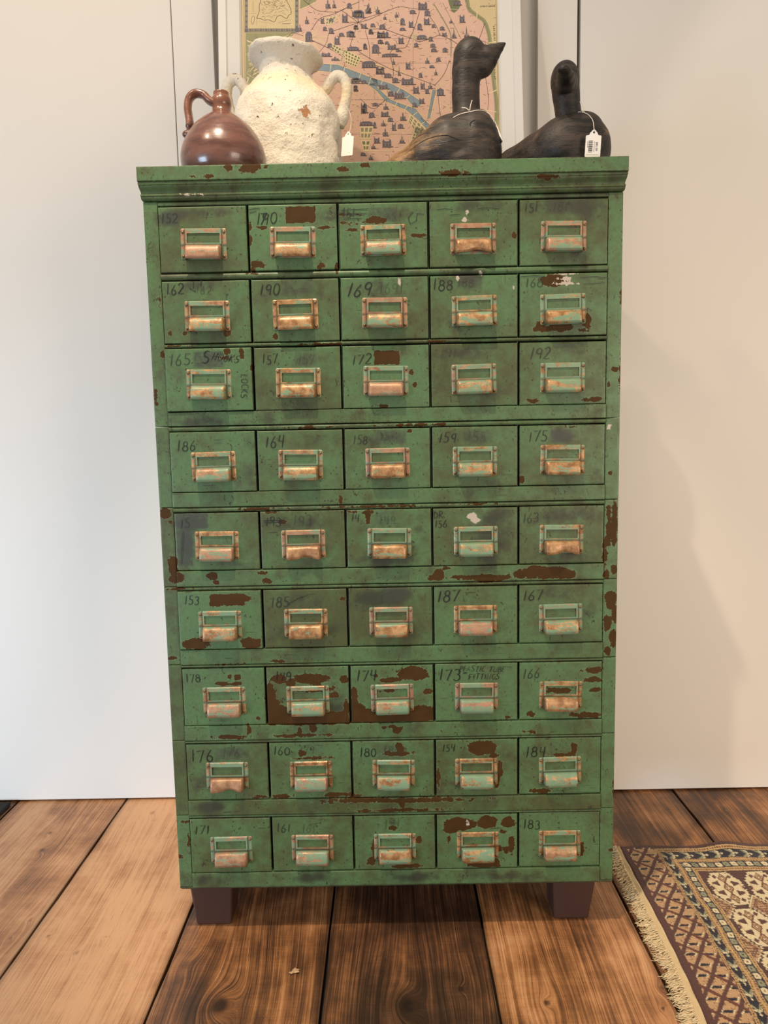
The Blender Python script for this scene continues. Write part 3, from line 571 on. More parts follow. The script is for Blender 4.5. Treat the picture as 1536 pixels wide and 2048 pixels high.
def write(parent, items, yf, mats):
    """items: (text, px, py, height_px, slant, angle) with px, py the photograph's top-left of the line"""
    V = []; Fc = []
    for (txt, px, py, hp, sl, ang) in items:
        o3 = at(px, py); dpt = (o3-CAM) @ CF; h = hp*dpt/F_PX
        ca, sa = math.cos(ang), math.sin(ang); cur = 0.0
        rr = random.Random(str(txt)+str(px))
        def P(u, v): return (o3[0]+(u*ca - v*sa)*h, o3[2]+(u*sa + v*ca)*h)
        strokes = txt if isinstance(txt, list) else None
        todo = []
        if strokes is None:
            for ch in txt:
                w, st = GLY[ch]; jy = rr.uniform(-.07, .07); js = rr.uniform(.92, 1.1); wid = rr.uniform(.92, 1.1)
                for s in st: todo.append([(cur+x*wid+(y*js)*sl, -1+jy+y*js) for x, y in s])
                cur += (w+.13)*wid
        else: todo = strokes
        for s in todo:
            pts = [P(*p) for p in s]
            if len(pts) == 2: pts = [tuple(np.array(pts[0])*(1-t)+np.array(pts[1])*t) for t in np.linspace(0, 1, 6)]
            w0 = max(.00034, h*.035)*rr.uniform(.9, 1.2); b = len(V); n = len(pts)
            for i, p in enumerate(pts):
                a_ = pts[max(0, i-1)]; c_ = pts[min(n-1, i+1)]; tx, tz = c_[0]-a_[0], c_[1]-a_[1]; L = math.hypot(tx, tz) or 1
                w = w0*(.75+.5*math.sin(math.pi*min(1, (i+.6)/n)))
                V.append((p[0]-tz/L*w, yf-.0004-.00003*rr.random(), p[1]+tx/L*w)); V.append((p[0]+tz/L*w, yf-.0004, p[1]-tx/L*w))
            for i in range(n-1): Fc.append((b+2*i, b+2*i+1, b+2*i+3, b+2*i+2))
    if V: return mesh({'d': 'handwriting', 'f': 'faded_handwriting', 'g': 'ghost_handwriting'}[mats], V, Fc, INK[mats], parent)
TXT = {(0, 0): [('f', '152', 322, 428, 18)], (0, 1): [('d', '190', 512, 427, 22, .12), ('d', '7', 517, 428, 22, .2), ('f', [[(0, 0), (1.3, .12)], [(.1, -.35), (.9, -.2)]], 497, 420, 18)],
 (0, 2): [('f', '151', 684, 418, 17), ('f', [[(0, -.2), (3.2, -.1)], [(-.3, -.5), (3.0, -.6)], [(.1, -.75), (2.8, -.8)], [(.3, -1.2), (2.4, -1.15)]], 682, 418, 17), ('g', '65', 772, 425, 14), ('f', [[(0, 0), (-.5, -.6), (-.3, -1.2), (.3, -.9), (.4, -.2), (1.1, -.3)]], 826, 424, 20)],
 (0, 3): [('f', [[(0, 0), (1.2, .08), (2.4, 0)], [(6, 0), (7.5, .1), (9, -.1)], [(2, -.8), (3.5, -.7)]], 872, 420, 14)], (0, 4): [('f', '151', 1048, 407, 17), ('g', '181', 1105, 404, 18)],
 (1, 0): [('d', '162', 332, 570, 20), ('f', [[(0, 0), (-.1, -1)], [(1, .1), (.9, -.7)], [(-.6, -.9), (.2, -1.4), (.1, -1.1)]], 388, 563, 15), ('g', '162', 392, 573, 17)], (1, 1): [('d', '190', 518, 569, 22, .15)],
 (1, 2): [('d', '169.', 692, 567, 26, .3), ('g', '1691', 758, 566, 21)], (1, 3): [('d', '188', 865, 560, 21), ('g', '188', 914, 557, 17)], (1, 4): [('f', '168', 1050, 556, 18), ('f', [[(-.5, .1), (1, .2), (2.2, .1)]], 1050, 556, 18), ('f', [[(0, 0), (2, .1), (4, -.1)], [(.5, -.9), (3.5, -.8)]], 1160, 556, 14)],
 (2, 0): [('f', '165', 340, 709, 22, .1), ('d', 'S', 404, 705, 23, .25), ('d', 'HOOKS', 425, 707, 14, .4, -.1), ('d', 'LOCKS', 497, 750, 13, 0, -1.62)], (2, 1): [('d', '157', 524, 710, 18), ('g', '157', 596, 711, 18)],
 (2, 2): [('d', '172', 703, 710, 20, .15)], (2, 3): [('g', '191', 880, 698, 19)], (2, 4): [('f', '192', 1058, 698, 22, .2)],
 (3, 0): [('d', '186', 354, 882, 20, .1), ('f', [[(0, 0), (1.6, 0)], [(.2, -.5), (1.5, -.5)]], 428, 880, 12)], (3, 1): [('d', '164', 530, 873, 22, .1)], (3, 2): [('f', '158', 705, 871, 17, .1), ('g', '55', 760, 866, 14)], (3, 3): [('d', '159', 876, 866, 19, .2), ('g', '155', 934, 862, 20)], (3, 4): [('d', '175', 1056, 863, 20, .1)],
 (4, 0): [('f', '15', 360, 1038, 18), ('g', '1', 352, 1070, 60)], (4, 1): [('d', '193', 531, 1034, 18), ('d', [[(-.2, -.4), (2, -.35)], [(-.1, -.6), (2.1, -.6)]], 531, 1034, 18), ('g', '193', 586, 1031, 21)], (4, 2): [('d', '14', 702, 1029, 14, .1), ('g', '149', 758, 1031, 17)],
 (4, 3): [('d', 'DR.', 867, 1023, 13), ('d', '156', 869, 1041, 14, .1)], (4, 4): [('f', '163', 1045, 1027, 18, .1), ('g', '6', 1053, 1042, 12), ('g', '16', 1085, 1024, 14)],
 (5, 0): [('d', '153', 370, 1191, 17, .1)], (5, 1): [('f', '185', 541, 1193, 21, .1), ('f', [[(0, 0), (1.5, .8), (3, 1.3)]], 575, 1208, 14)], (5, 2): [('g', '1', 760, 1190, 18)], (5, 3): [('d', '187', 873, 1180, 24, .15)], (5, 4): [('d', '167', 1045, 1181, 20, .15)],
 (6, 0): [('d', '178', 372, 1348, 17, -.05)], (6, 1): [('d', '179', 551, 1343, 18, .05)], (6, 2): [('d', '174', 712, 1341, 21, .1)], (6, 3): [('d', '173-', 877, 1336, 24, .1), ('d', 'PLASTIC TUBE', 918, 1331, 11, .3, -.03), ('d', 'FITTINGS', 936, 1347, 11.5, .2)], (6, 4): [('f', '166', 1044, 1338, 19, .15)],
 (7, 0): [('d', '176', 382, 1500, 24, -.02), ('g', '176', 445, 1496, 18)], (7, 1): [('d', '160', 547, 1493, 17), ('g', '179', 600, 1491, 16)], (7, 2): [('d', '180', 719, 1494, 18), ('g', '180', 766, 1490, 18)], (7, 3): [('d', '154', 884, 1488, 14, .1)], (7, 4): [('d', '184', 1050, 1493, 21, .1)],
 (8, 0): [('d', '171', 389, 1650, 18, .1)], (8, 1): [('f', '161', 553, 1646, 18), ('g', '161', 604, 1647, 17)], (8, 2): [('g', '191', 768, 1637, 20)], (8, 3): [], (8, 4): [('d', '183', 1046, 1639, 19, .05)]}

rj = random.Random(5)
POP = {(2, 0): .006, (5, 0): .005, (3, 0): .003, (3, 1): .0015, (8, 0): .001}
for r, (zt, zb) in enumerate(ROWS):
    for c in range(5):
        xc = -.3395+.1697*c - .0002; hw = .0826
        yf = -.0018-POP.get((r, c), rj.uniform(-.0006, .0012))
        x0, x1 = xc-hw, xc+hw; dz = rj.uniform(-.0006, .0006)
        d = face_panel('drawer', x0, x1, zb+.0004+dz, zt-.0004+dz, yf, .0145, CAB, OL[r][c], .05, .0030, .0017, .02, bulge=rj.uniform(-.0003, .0006), edge_amt=.85)
        # the tray behind the front
        q = MB(); q.box(x0+.003, x1-.003, yf+.0144, DEP-.02, zb+.004, zt-.012); q.build('tray', DARK, d)
        hz = (zt+zb)/2 - .0084; a = math.radians(rj.uniform(-.9, .9)); dx = rj.uniform(-.0012, .0012)
        for src in (PLATE, CUPB if (r, c) in ((0, 3), (4, 1), (7, 0), (4, 4)) else CUP):
            h = src.copy(); COL.objects.link(h); h.parent = d; h.location = (xc+dx, yf-.0002, hz+rj.uniform(-.0004, .0004)); h.rotation_euler = (0, a, 0)
        by = {}
        for it in TXT[r, c]:
            s_, tx, px, py, hp = it[:5]; sl = it[5] if len(it) > 5 else .06; an = it[6] if len(it) > 6 else 0.0
            by.setdefault(s_, []).append((tx, px, py, hp, sl, an))
        for s_, its in by.items():
            for it in its: write(d, [it], yf-.0006, s_)

# ------------------------------------------------------------------ things on top of the cabinet
ZT = 1.5385
# --- small brown jug
JX, JY = -.3167, .105
def jugz(z): return .9902*z-.0049*min(1, z/.04)
jug = empty('stoneware_jug', (JX, JY, ZT), 'small glossy brown stoneware jug with loop handle, leftmost on the green cabinet', 'jug')
def glaze():
    k = NT('brown_salt_glaze'); o = k.obj()
    n = k.noise(k.scale(o, (1, 1, 3)), 16, 5, .6); c = k.mix(k.sstep(n, .3, .7), lin(78, 47, 40), lin(112, 74, 62))
    c = k.mix(k.sstep(k.noise(o, 260, 3), .62, .74, 0, .6), c, lin(48, 27, 22))
    sp = k.n('ShaderNodeSeparateXYZ'); k.put(sp.inputs[0], o)
    tan_ = k.mul(k.sstep(k.add(sp.outputs[2], k.mul(k.sub(n, .5), .06)), .105, .15), .4); c = k.mix(tan_, c, lin(128, 78, 50))
    blue = k.sstep(k.noise(o, 30, 2), .70, .76, 0, .4); c = k.mix(blue, c, lin(110, 104, 118))
    k.base(c); k.rough(k.sstep(n, .3, .7, .20, .34)); k.b.inputs['Coat Weight'].default_value = .35; k.b.inputs['Coat Roughness'].default_value = .12
    k.bump(k.add(k.noise(k.scale(o, (8, 8, 150)), 1, 3), k.noise(o, 70, 4)), .25, .0012); return k.mat
GLAZE = glaze()
prof = [(.001, .001), (.055, .0), (.066, .004), (.076, .018), (.0825, .036), (.0848, .051), (.0838, .067), (.0765, .0885), (.0620, .112), (.0435, .130), (.0300, .1395), (.0225, .1455), (.0195, .1520), (.0192, .158), (.0202, .163), (.0200, .170), (.0182, .1755), (.0162, .1785), (.0158, .183), (.0150, .1865), (.0100, .188), (.0085, .184), (.0085, .17)]
pp = [(p.x*.99, p.y) for p in smoothline([(r, jugz(z) if z > .003 else z, 0) for r, z in prof], 5)]
q = MB(); q.lathe(pp, 64); q.build('jug_body', GLAZE, jug, True)
hp = [(.010, 0, .158), (-.020, -.004, .168), (-.034, -.004, .1805), (-.050, -.005, .1835), (-.0625, -.005, .1745), (-.0665, -.006, .158), (-.0650, -.008, .141), (-.0630, -.010, .127), (-.0640, -.012, .112), (-.066, -.014, .098)]
hl = smoothline([(a*.99, b, jugz(c)) for a, b, c in hp], 7); N = len(hl)
q = MB(); q.tube(hl, [(.0120-.001*math.sin(math.pi*min(1, i/N*1.1)), .0078) if i/N < .85 else (.0095-.004*(i/N-.85)/.15, .0055) for i in range(N)], 14)
q.ellipsoid((-.0650, -.014, .0965), (.0125, .010, .0085), 16)
q.build('loop_handle', GLAZE, jug, True)

# --- large white plastered jar
AX, AY = -.2096, .285
def jarz(z): return 1.0274*z+.0136*min(1, z/.07)
jar = empty('plaster_jar', (AX, AY, ZT), 'large rough white plastered jar with flared rim and two ear handles behind brown jug', 'jar')
def plaster():
    k = NT('chalky_white_plaster'); o = k.obj(); sp = k.n('ShaderNodeSeparateXYZ'); k.put(sp.inputs[0], o); z = sp.outputs[2]
    n = k.noise(o, 22, 6, .65); n2 = k.noise(o, 120, 5, .65)
    c = k.mix(n, lin(206, 195, 178), lin(224, 216, 202))
    yel = k.mul(k.sstep(k.add(z, k.mul(k.sub(n, .5), .06)), .215, .245), k.sstep(k.add(z, k.mul(k.sub(n, .5), .05)), .258, .275, 1, 0))
    c = k.mix(k.mul(yel, .32), c, lin(226, 196, 128))
    pit = k.mul(k.sstep(n2, .60, .64), k.sstep(k.noise(o, 24, 3), .52, .60)); c = k.mix(k.mul(pit, .85), c, lin(66, 48, 34))
    pit2 = k.sstep(k.noise(o, 60, 4, .7), .66, .69); c = k.mix(k.mul(pit2, .9), c, lin(60, 42, 30))
    cl = k.attr('flake').outputs['Fac']; f = k.add(cl, k.mul(k.sub(n2, .5), 1.1)); c = k.mix(k.sstep(f, .46, .54), c, lin(168, 118, 76))
    k.base(c); k.rough(.85); k.bump(k.add(k.add(k.mul(n, 1.0), k.mul(n2, 1.5)), k.mul(k.sstep(f, .42, .55), -1.2)), 0.7, .0040); return k.mat
PLAST = plaster()
prof = [(.001, .001), (.098, .0), (.110, .004), (.114, .03), (.1168, .07), (.1178, .11), (.1172, .142), (.1150, .172), (.1062, .204), (.0920, .2265), (.0745, .2445), (.0625, .2555), (.0575, .2650), (.0568, .278), (.0600, .2890), (.0690, .2965), (.0765, .3010), (.0795, .3060), (.0785, .3115), (.0735, .3140), (.0670, .3110), (.0560, .300), (.050, .285), (.049, .26)]
pp = [(p.x*1.0274, p.y) for p in smoothline([(r, jarz(z) if z > .003 else z, 0) for r, z in prof], 6)]
n = 96; V = []; fl = []
chip_dir = at(613, 220, AY-.115) - np.array([AX, AY, ZT])
for r, z in pp:
    for j in range(n):
        a = 2*math.pi*j/n; d = Vector((math.cos(a), math.sin(a), 0))
        nz = mnoise.fractal(Vector((d.x*r*26, d.y*r*26, z*26)), .9, 2.0, 4)*.0040 + mnoise.noise(Vector((d.x*r*11, d.y*r*11, z*11+4)))*.0032 + mnoise.noise(Vector((d.x*r*90, d.y*r*90, z*90)))*.0010
        if r < .056 and z > .275: nz = 0
        rr = r + nz*(1 if r > .02 else 0)
        zz = z - rr*d.x*.050*min(1, max(0, (z-.21)/.06))
        V.append((rr*d.x, rr*d.y, zz)); fl.append(max(0, 1-(Vector((rr*d.x, rr*d.y, zz))-Vector(chip_dir)).length/.026))
P_ = len(pp); Fc = [(i*n+j, i*n+(j+1) % n, (i+1)*n+(j+1) % n, (i+1)*n+j) for i in range(P_-1) for j in range(n)]
mesh('jar_body', V, Fc, PLAST, jar, True, {'flake': fl})
for sgn in (1, -1):
    if sgn > 0: hp = [(.070, 0, .234), (.086, -.002, .241), (.096, -.003, .2555), (.110, -.004, .2665), (.1245, -.005, .2610), (.1310, -.006, .2440), (.1300, -.007, .2230), (.1245, -.008, .2000), (.1190, -.009, .180), (.1130, -.010, .162)]
    else: hp = [(-.072, 0, .236), (-.088, .002, .247), (-.098, .003, .262), (-.110, .004, .2685), (-.1235, .005, .262), (-.130, .006, .246), (-.129, .007, .226), (-.124, .008, .204), (-.118, .008, .184), (-.112, .008, .166)]
    hl = smoothline([(a*1.0274, b, jarz(c)) for a, b, c in hp], 7); N = len(hl)
    rad = [.0118+.0012*mnoise.noise(Vector((i*.35, sgn*3, 0)))+(.004*math.exp(-((i-N*.88)/(N*.07))**2)) for i in range(N)]
    q = MB(); q.tube(hl, rad, 16); q.build('ear_handle', PLAST, jar, True)

# --- carved decoys
def old_wood(name, tan_bias):
    k = NT(name); o = k.obj(); st = k.noise(k.scale(o, (7, 40, 60)), 1, 6, .68, .4); big = k.noise(o, 15, 5, .6); fine = k.noise(k.scale(o, (60, 300, 420)), 1, 3, .6)
    c = k.mix(k.sstep(st, .32, .72), lin(23, 20, 19), lin(66, 55, 48))
    wr = k.attr('worn').outputs['Fac']
    f = k.sstep(k.add(k.add(wr, k.mul(k.sub(st, .5), 1.1)), k.mul(k.sub(big, .5), 1.5)), .30, .85)
    c = k.mix(f, c, k.mix(k.sstep(st, .3, .7), lin(96, 68, 40), lin(150, 114, 74)))
    c = k.mix(k.sstep(big, .60, .72, 0, .5), c, lin(78, 68, 60))
    c = k.mix(k.sstep(fine, .54, .70, 0, .7), c, lin(16, 13, 12))
    k.base(c); k.rough(k.sstep(st, .3, .7, .42, .62)); k.b.inputs['Specular IOR Level'].default_value = .35
    k.bump(k.add(k.mul(st, 1.0), fine), .5, .0014); return k.mat
def lump(name, shapes, mat, root, voxel=.0026, worn=None, cut=None, pull=1.0):
    """solid built of overlapping round shapes, fused by a voxel remesh"""
    q = MB()
    for s in shapes:
        if s[0] == 'e': q.ellipsoid(s[1], s[2], 28, 0, s[3] if len(s) > 3 else None)
        else:
            pts = smoothline(s[1], 6); N = len(pts); K = len(s[2])-1
            rad = []
            for i in range(N):
                t = i/(N-1)*K; a = min(int(t), K-1); u = t-a; u = u*u*(3-2*u)
                r0, r1 = s[2][a], s[2][a+1]; rad.append((r0[0]*(1-u)+r1[0]*u, r0[1]*(1-u)+r1[1]*u))
            q.tube(pts, rad, 24)
            for p_, r_ in ((pts[0], rad[0]), (pts[-1], rad[-1])): q.ellipsoid(p_, (min(r_),)*3, 16)
    o = q.build(name, mat)
    rm = o.modifiers.new('fuse', 'REMESH'); rm.mode = 'VOXEL'; rm.voxel_size = voxel
    sm = o.modifiers.new('soften', 'SMOOTH'); sm.iterations = 9; sm.factor = .5
    dg = bpy.context.evaluated_depsgraph_get(); ev = o.evaluated_get(dg); me = bpy.data.meshes.new_from_object(ev)
    o.modifiers.clear(); o.data = me; me.name = name
    V = np.empty(len(me.vertices)*3); me.vertices.foreach_get('co', V); V = V.reshape(-1, 3)
    W = V.copy(); V = CAM+(V-CAM)*pull
    if cut is not None: V[:, 2] = np.maximum(V[:, 2], cut)
    V2 = V.copy()
    for i, v in enumerate(V):
        V2[i] += .0011*mnoise.noise(Vector(v*38)) * np.array([1, 1, .6 if v[2] > ZT+.002 else 0])
    me.vertices.foreach_set('co', V2.ravel())
    a = me.attributes.new('worn', 'FLOAT', 'POINT'); a.data.foreach_set('value', (worn(W) if worn else np.zeros(len(V))).astype(np.float32))
    me.polygons.foreach_set('use_smooth', np.ones(len(me.polygons), bool)); me.update()
    if not me.materials: me.materials.append(mat)
    o.parent = root; me.transform(Matrix.Translation(-Vector(root.location))); me.update(); return o
WOODL = old_wood('weathered_decoy_wood', 0); WOODR = old_wood('sooty_decoy_wood', 0)
DL = empty('duck_decoy', (.16, .115, ZT), 'dark wooden duck decoy with neck upright and bill pointing right, cracked tan back', 'decoy')
yL = .17; PULL = .962
lump('decoy_body', [
    ('t', [(-.055, .215, ZT+.030), (-.005, .200, ZT+.036), (.050, .187, ZT+.047), (.100, .178, ZT+.060), (.145, .170, ZT+.074), (.178, .163, ZT+.078), (.198, .160, ZT+.072)],
        [(.020, .012), (.040, .024), (.058, .042), (.070, .061), (.075, .078), (.066, .078), (.048, .060)]),
    ('e', (.188, .162, ZT+.075), (.0605, .066, .0850)), ('e', (.165, .165, ZT+.045), (.080, .070, .045)), ('e', (.203, .160, ZT+.122), (.026, .040, .036))], WOODL, DL, .003,
    lambda V: .1+np.clip((.150-V[:, 0])/.13, 0, 1)*.85+np.clip((V[:, 2]-1.60)/.1, 0, 1)*.1, ZT+.0005, PULL)
Z0 = ZT
hd = lump('decoy_head', [
    ('t', [(.178, yL, 1.640), (.177, yL, 1.680), (.1765, yL, 1.715), (.1765, yL, 1.750), (.179, yL, 1.780), (.1845, yL-.001, 1.805)], [(.026, .031), (.026, .0290), (.0255, .0287), (.026, .0290), (.028, .0315), (.029, .0325)]),
    ('e', (.1855, yL-.001, 1.8065), (.0345, .030, .0365)), ('e', (.1985, yL-.003, 1.7940), (.034, .026, .028), None),
    ('t', [(.190, yL-.002, 1.7930), (.208, yL-.005, 1.7945), (.222, yL-.008, 1.8020), (.234, yL-.010, 1.8100), (.244, yL-.012, 1.8165), (.2545, yL-.013, 1.8235)], [(.027, .033), (.025, .0325), (.020, .0250), (.0155, .0165), (.0115, .0100), (.0060, .0035)])],
    WOODL, DL, .0022, lambda V: np.clip((.165-V[:, 0])/.03, 0, 1)*.35*np.clip((V[:, 2]-1.72)/.05, 0, 1)*np.clip((1.80-V[:, 2])/.03, 0, 1), None, PULL)
DR_ = empty('duck_decoy', (.38, .13, ZT), 'dark wooden duck decoy turning its blunt black bill to the viewer, rightmost', 'decoy')
lump('decoy_body', [
    ('t', [(.200, .262, ZT+.036), (.237, .225, ZT+.046), (.285, .190, ZT+.054), (.331, .158, ZT+.060), (.370, .132, ZT+.066), (.405, .128, ZT+.068), (.424, .126, ZT+.060)],
        [(.016, .012), (.030, .026), (.045, .042), (.057, .053), (.063, .064), (.055, .068), (.038, .050)]),
    ('e', (.405, .128, ZT+.064), (.0585, .058, .066)), ('e', (.385, .130, ZT+.036), (.066, .056, .036))], WOODR, DR_, .003,
    lambda V: .22*np.exp(-(((V[:, 0]-.448)/.02)**2+((V[:, 2]-1.622)/.012)**2))*3+.12*np.exp(-((V[:, 2]-1.64)/.02)**2), ZT+.0005)
lump('decoy_head', [
    ('t', [(.3875, .140, 1.625), (.3825, .138, 1.660), (.3775, .136, 1.690), (.374, .134, 1.715), (.3715, .132, 1.738)], [(.027, .0275), (.026, .0262), (.0255, .0262), (.027, .0275), (.028, .0285)]),
    ('e', (.3715, .134, 1.7395), (.0285, .0345, .0365)), ('e', (.3700, .118, 1.7260), (.0225, .030, .0235)),
    ('e', (.3660, .103, 1.7205), (.0185, .032, .0175)), ('e', (.3595, .080, 1.7190), (.0160, .030, .0120)), ('e', (.3530, .062, 1.7185), (.0145, .026, .0090)), ('e', (.3480, .047, 1.7190), (.0130, .014, .0072))],
    WOODR, DR_, .0022, lambda V: np.clip((.36-V[:, 0])/.02, 0, 1)*.35+.12)

# surface lines of the decoys: cracks follow the carved surface
def surface_bvh(root):
    bm = bmesh.new()
    for ch in root.children:
        if ch.type == 'MESH' and ch.name.startswith('decoy'):
            t = ch.data.copy(); t.transform(Matrix.Translation(root.location)); bm.from_mesh(t)
    b = BVHTree.FromBMesh(bm); return b
def drop(bvh, pts, off=.0):
    out = []
    for (px, py) in pts:
        d = Vector(ray(px, py)).normalized(); h = bvh.ray_cast(Vector(CAM), d)
        if h[0] is not None: out.append(h[0]+h[1]*off*(1 if h[1].dot(d) < 0 else -1))
    return out
CRACK = flat('crack_shadowed_wood', (12, 9, 8), .9)
BL, BR_ = surface_bvh(DL), surface_bvh(DR_)
def crackline(bvh, pts, w, root):
    P = smoothline([(a, b, 0) for a, b in pts], 5); L = drop(bvh, [(p.x, p.y) for p in P], -.0002)
    if len(L) < 3: return
    N = len(L); q = MB(); q.tube(L, [w*(.25+.75*math.sin(math.pi*(i+.5)/N)**.6) for i in range(N)], 6)
    parent_offset(q.build('crack', CRACK, root, True), root)
cx = lambda X, Y: (790+X/6.678, 60+Y/6.678)
crackline(BL, [cx(*p) for p in [(130, 1660), (240, 1580), (340, 1505), (440, 1455), (560, 1420), (690, 1408), (760, 1430), (830, 1460), (900, 1472)]], .0010, DL)
crackline(BL, [cx(*p) for p in [(1075, 1200), (1030, 1222), (1005, 1250), (1008, 1290)]], .0014, DL)
crackline(BL, [cx(*p) for p in [(945, 275), (975, 245), (1000, 225), (1035, 195)]], .0006, DL)
crackline(BL, [cx(*p) for p in [(1005, 285), (1035, 255), (1060, 232), (1085, 222)]], .0007, DL)
crackline(BL, [cx(*p) for p in [(780, 1215), (870, 1190), (960, 1205), (1005, 1235)]], .0004, DL)

# --- price tags on strings
CARD = flat('white_tag_card', (226, 220, 214), .6, 0, .02); THREAD = flat('white_cotton_thread', (214, 206, 192), .8); PRINT = flat('black_tag_print', (40, 38, 40), .6)
def tag_shape(w, h):
    r = .0016; pts = []
    def cr(cx_, cz_, a0, a1, rr=r, n=5): return [(cx_+rr*math.cos(math.radians(a0+(a1-a0)*i/n)), cz_+rr*math.sin(math.radians(a0+(a1-a0)*i/n))) for i in range(n+1)]
    pts += cr(-w/2+r, -h+r, 180, 270)+cr(w/2-r, -h+r, 270, 360)
    sh = -.0115; pts += cr(w/2-r, sh-r, 0, 90)+[(w*.30, sh+.0006)]+cr(0, -.0062, 5, 175, .0068, 10)[0:0]
    pts += [(w*.27, sh+.0022), (w*.23, sh+.0050), (w*.15, sh+.0072), (w*.09, sh+.0096), (.0, sh+.0112), (-w*.09, sh+.0096), (-w*.15, sh+.0072), (-w*.23, sh+.0050), (-w*.27, sh+.0022), (-w*.30, sh+.0006)]
    pts += cr(-w/2+r, sh-r, 90, 180); return pts
def make_tag(root, w=.0300, h=.0500, t=.0005):
    pts = tag_shape(w, h); n = len(pts); V = [(x, -t/2, z) for x, z in pts]+[(x, t/2, z) for x, z in pts]
    hole = [(.0019*math.cos(2*math.pi*i/12), -.0062+.0019*math.sin(2*math.pi*i/12)) for i in range(12)]
    cu = bpy.data.curves.new('card', 'CURVE'); cu.dimensions = '2D'; cu.fill_mode = 'BOTH'; cu.extrude = t/2
    for ps in (pts, hole):
        s = cu.splines.new('POLY'); s.points.add(len(ps)-1); s.use_cyclic_u = True
        for p, (x, z) in zip(s.points, ps): p.co = (x, z, 0, 1)
    tmp = bpy.data.objects.new('tmp', cu); COL.objects.link(tmp); dg = bpy.context.evaluated_depsgraph_get()
    me = bpy.data.meshes.new_from_object(tmp.evaluated_get(dg)); bpy.data.objects.remove(tmp); bpy.data.curves.remove(cu)
    me.transform(Matrix.Rotation(math.pi/2, 4, 'X')); me.materials.clear(); me.materials.append(CARD); me.name = 'card'
    o = bpy.data.objects.new('card', me); link(o, root); return o
def text_mesh(name, body, size, mat, parent, loc, rot):
    cu = bpy.data.curves.new(name, 'FONT'); cu.body = body; cu.size = size; cu.align_x = 'CENTER'; cu.align_y = 'CENTER'; cu.extrude = .00006
    tmp = bpy.data.objects.new('tmp', cu); COL.objects.link(tmp); dg = bpy.context.evaluated_depsgraph_get()
    me = bpy.data.meshes.new_from_object(tmp.evaluated_get(dg)); bpy.data.objects.remove(tmp); bpy.data.curves.remove(cu)
    me.materials.clear(); me.materials.append(mat); o = bpy.data.objects.new(name, me); link(o, parent); o.location = loc; o.rotation_euler = rot; return o
# right-hand decoy's tag hangs over the front of its body
TY = .058
a_ = at(1188.4, 258, TY); T1 = empty('price_tag', tuple(a_), 'white scalloped price tag with barcode on the rightmost decoy', 'price tag'); T1.rotation_euler = (.10, .035, 0)
make_tag(T1)
q = MB(); rb = random.Random(3); z = -.0205
while z > -.0420:
    w = rb.choice([.0004, .0005, .0009, .0014]); q.box(-.0090, -.0010, -.0005, -.0003, z-w, z); z -= w+rb.choice([.0004, .0006, .0010])
q.build('barcode', PRINT, T1)
text_mesh('price_print', '$85.00', .0058, PRINT, T1, (.0068, -.0004, -.0310), (math.pi/2, math.pi/2, 0))
q = MB()
for zz, x_ in ((0, .0016), (0, -.0112)):
    for i in range(10 if x_ > 0 else 6): q.box(x_, x_+.0009, -.0005, -.0003, -.0222-.0019*i-.0013, -.0222-.0019*i)
q.box(-.0128, .0118, -.0005, -.0003, -.0462, -.0459)
q.build('small_print', PRINT, T1)
sx = lambda X, Y: (1160+X/15.757, 190+Y/15.757)
L = drop(BR_, [sx(*p) for p in [(-60, 560), (0, 555), (60, 560), (130, 580), (210, 610), (280, 660), (340, 730), (385, 800), (410, 880)]], .0012)
e_ = at(*sx(445, 1085), TY); hole = at(*sx(452, 1150), TY)
L += [Vector(e_)*.5+L[-1]*.5, Vector(e_), Vector(hole)+Vector((0, -.0010, 0))]
q = MB(); q.tube(smoothline(L, 4), .00075, 6); parent_offset(q.build('string', THREAD, None, True), T1)
st_ = [o for o in COL.objects if o.name == 'string'][-1]
def attach(o, root, V0=None):
    """parent without moving: vertices were shifted into the root's place, undo its turn too"""
    o.parent = root; o.data.transform(root.rotation_euler.to_matrix().to_4x4().inverted())
attach(st_, T1)
lp = [at(*sx(*p), .085) for p in [(95, 560), (60, 450), (25, 300), (0, 210), (35, 220), (80, 300), (115, 390), (130, 470), (120, 560)]]
q = MB(); q.tube(smoothline([Vector(p) for p in lp], 5), .0006, 6); o = q.build('string_loop', THREAD, None, True); parent_offset(o, T1); attach(o, T1)
# left decoy: string round the neck, card edge hanging at the chest
yB = .115
a_ = at(990, 245, .12); T2 = empty('price_tag', tuple(at(990, 245, .06)), 'white price tag seen edge-on against the chest of the bill-right decoy', 'price tag')
L = drop(BL, [cx(*p) for p in [(775, 1180), (830, 1148), (900, 1122), (1000, 1100), (1080, 1082), (1140, 1080)]], .0010)
for p in [(1200, 1085), (1260, 1125), (1300, 1165), (1330, 1250)]: L.append(Vector(at(*cx(*p), .075)))
q = MB(); q.tube(smoothline(L, 4), .0008, 6); o = q.build('string', THREAD, T2, True); parent_offset(o, T2)
for kn in ([(1000, 1098), (1003, 1040), (1015, 985), (1030, 938)], [(1000, 1090), (975, 1062), (940, 1042), (893, 1037)]):
    L = [Vector(at(*cx(*p), .070)) for p in kn]; q = MB(); q.tube(smoothline(L, 4), .0009, 6); o = q.build('string_end', THREAD, T2, True); parent_offset(o, T2)
c1, c2, c3 = Vector(at(*cx(1325, 1190), .075)), Vector(at(*cx(1438, 1488), .075)), Vector(at(*cx(1388, 1400), .075))
q = MB(); dpt = Vector((-.004, .030, 0)); n_ = Vector((.0008, 0, 0))
P4 = [c1, c3, c2, c1*.35+c2*.65+Vector((.0008, 0, .001))]
V = [p for p in P4]+[p+dpt+n_ for p in P4]; q.add(V, [(0, 1, 2, 3), (7, 6, 5, 4), (0, 4, 5, 1), (1, 5, 6, 2), (2, 6, 7, 3), (3, 7, 4, 0)])
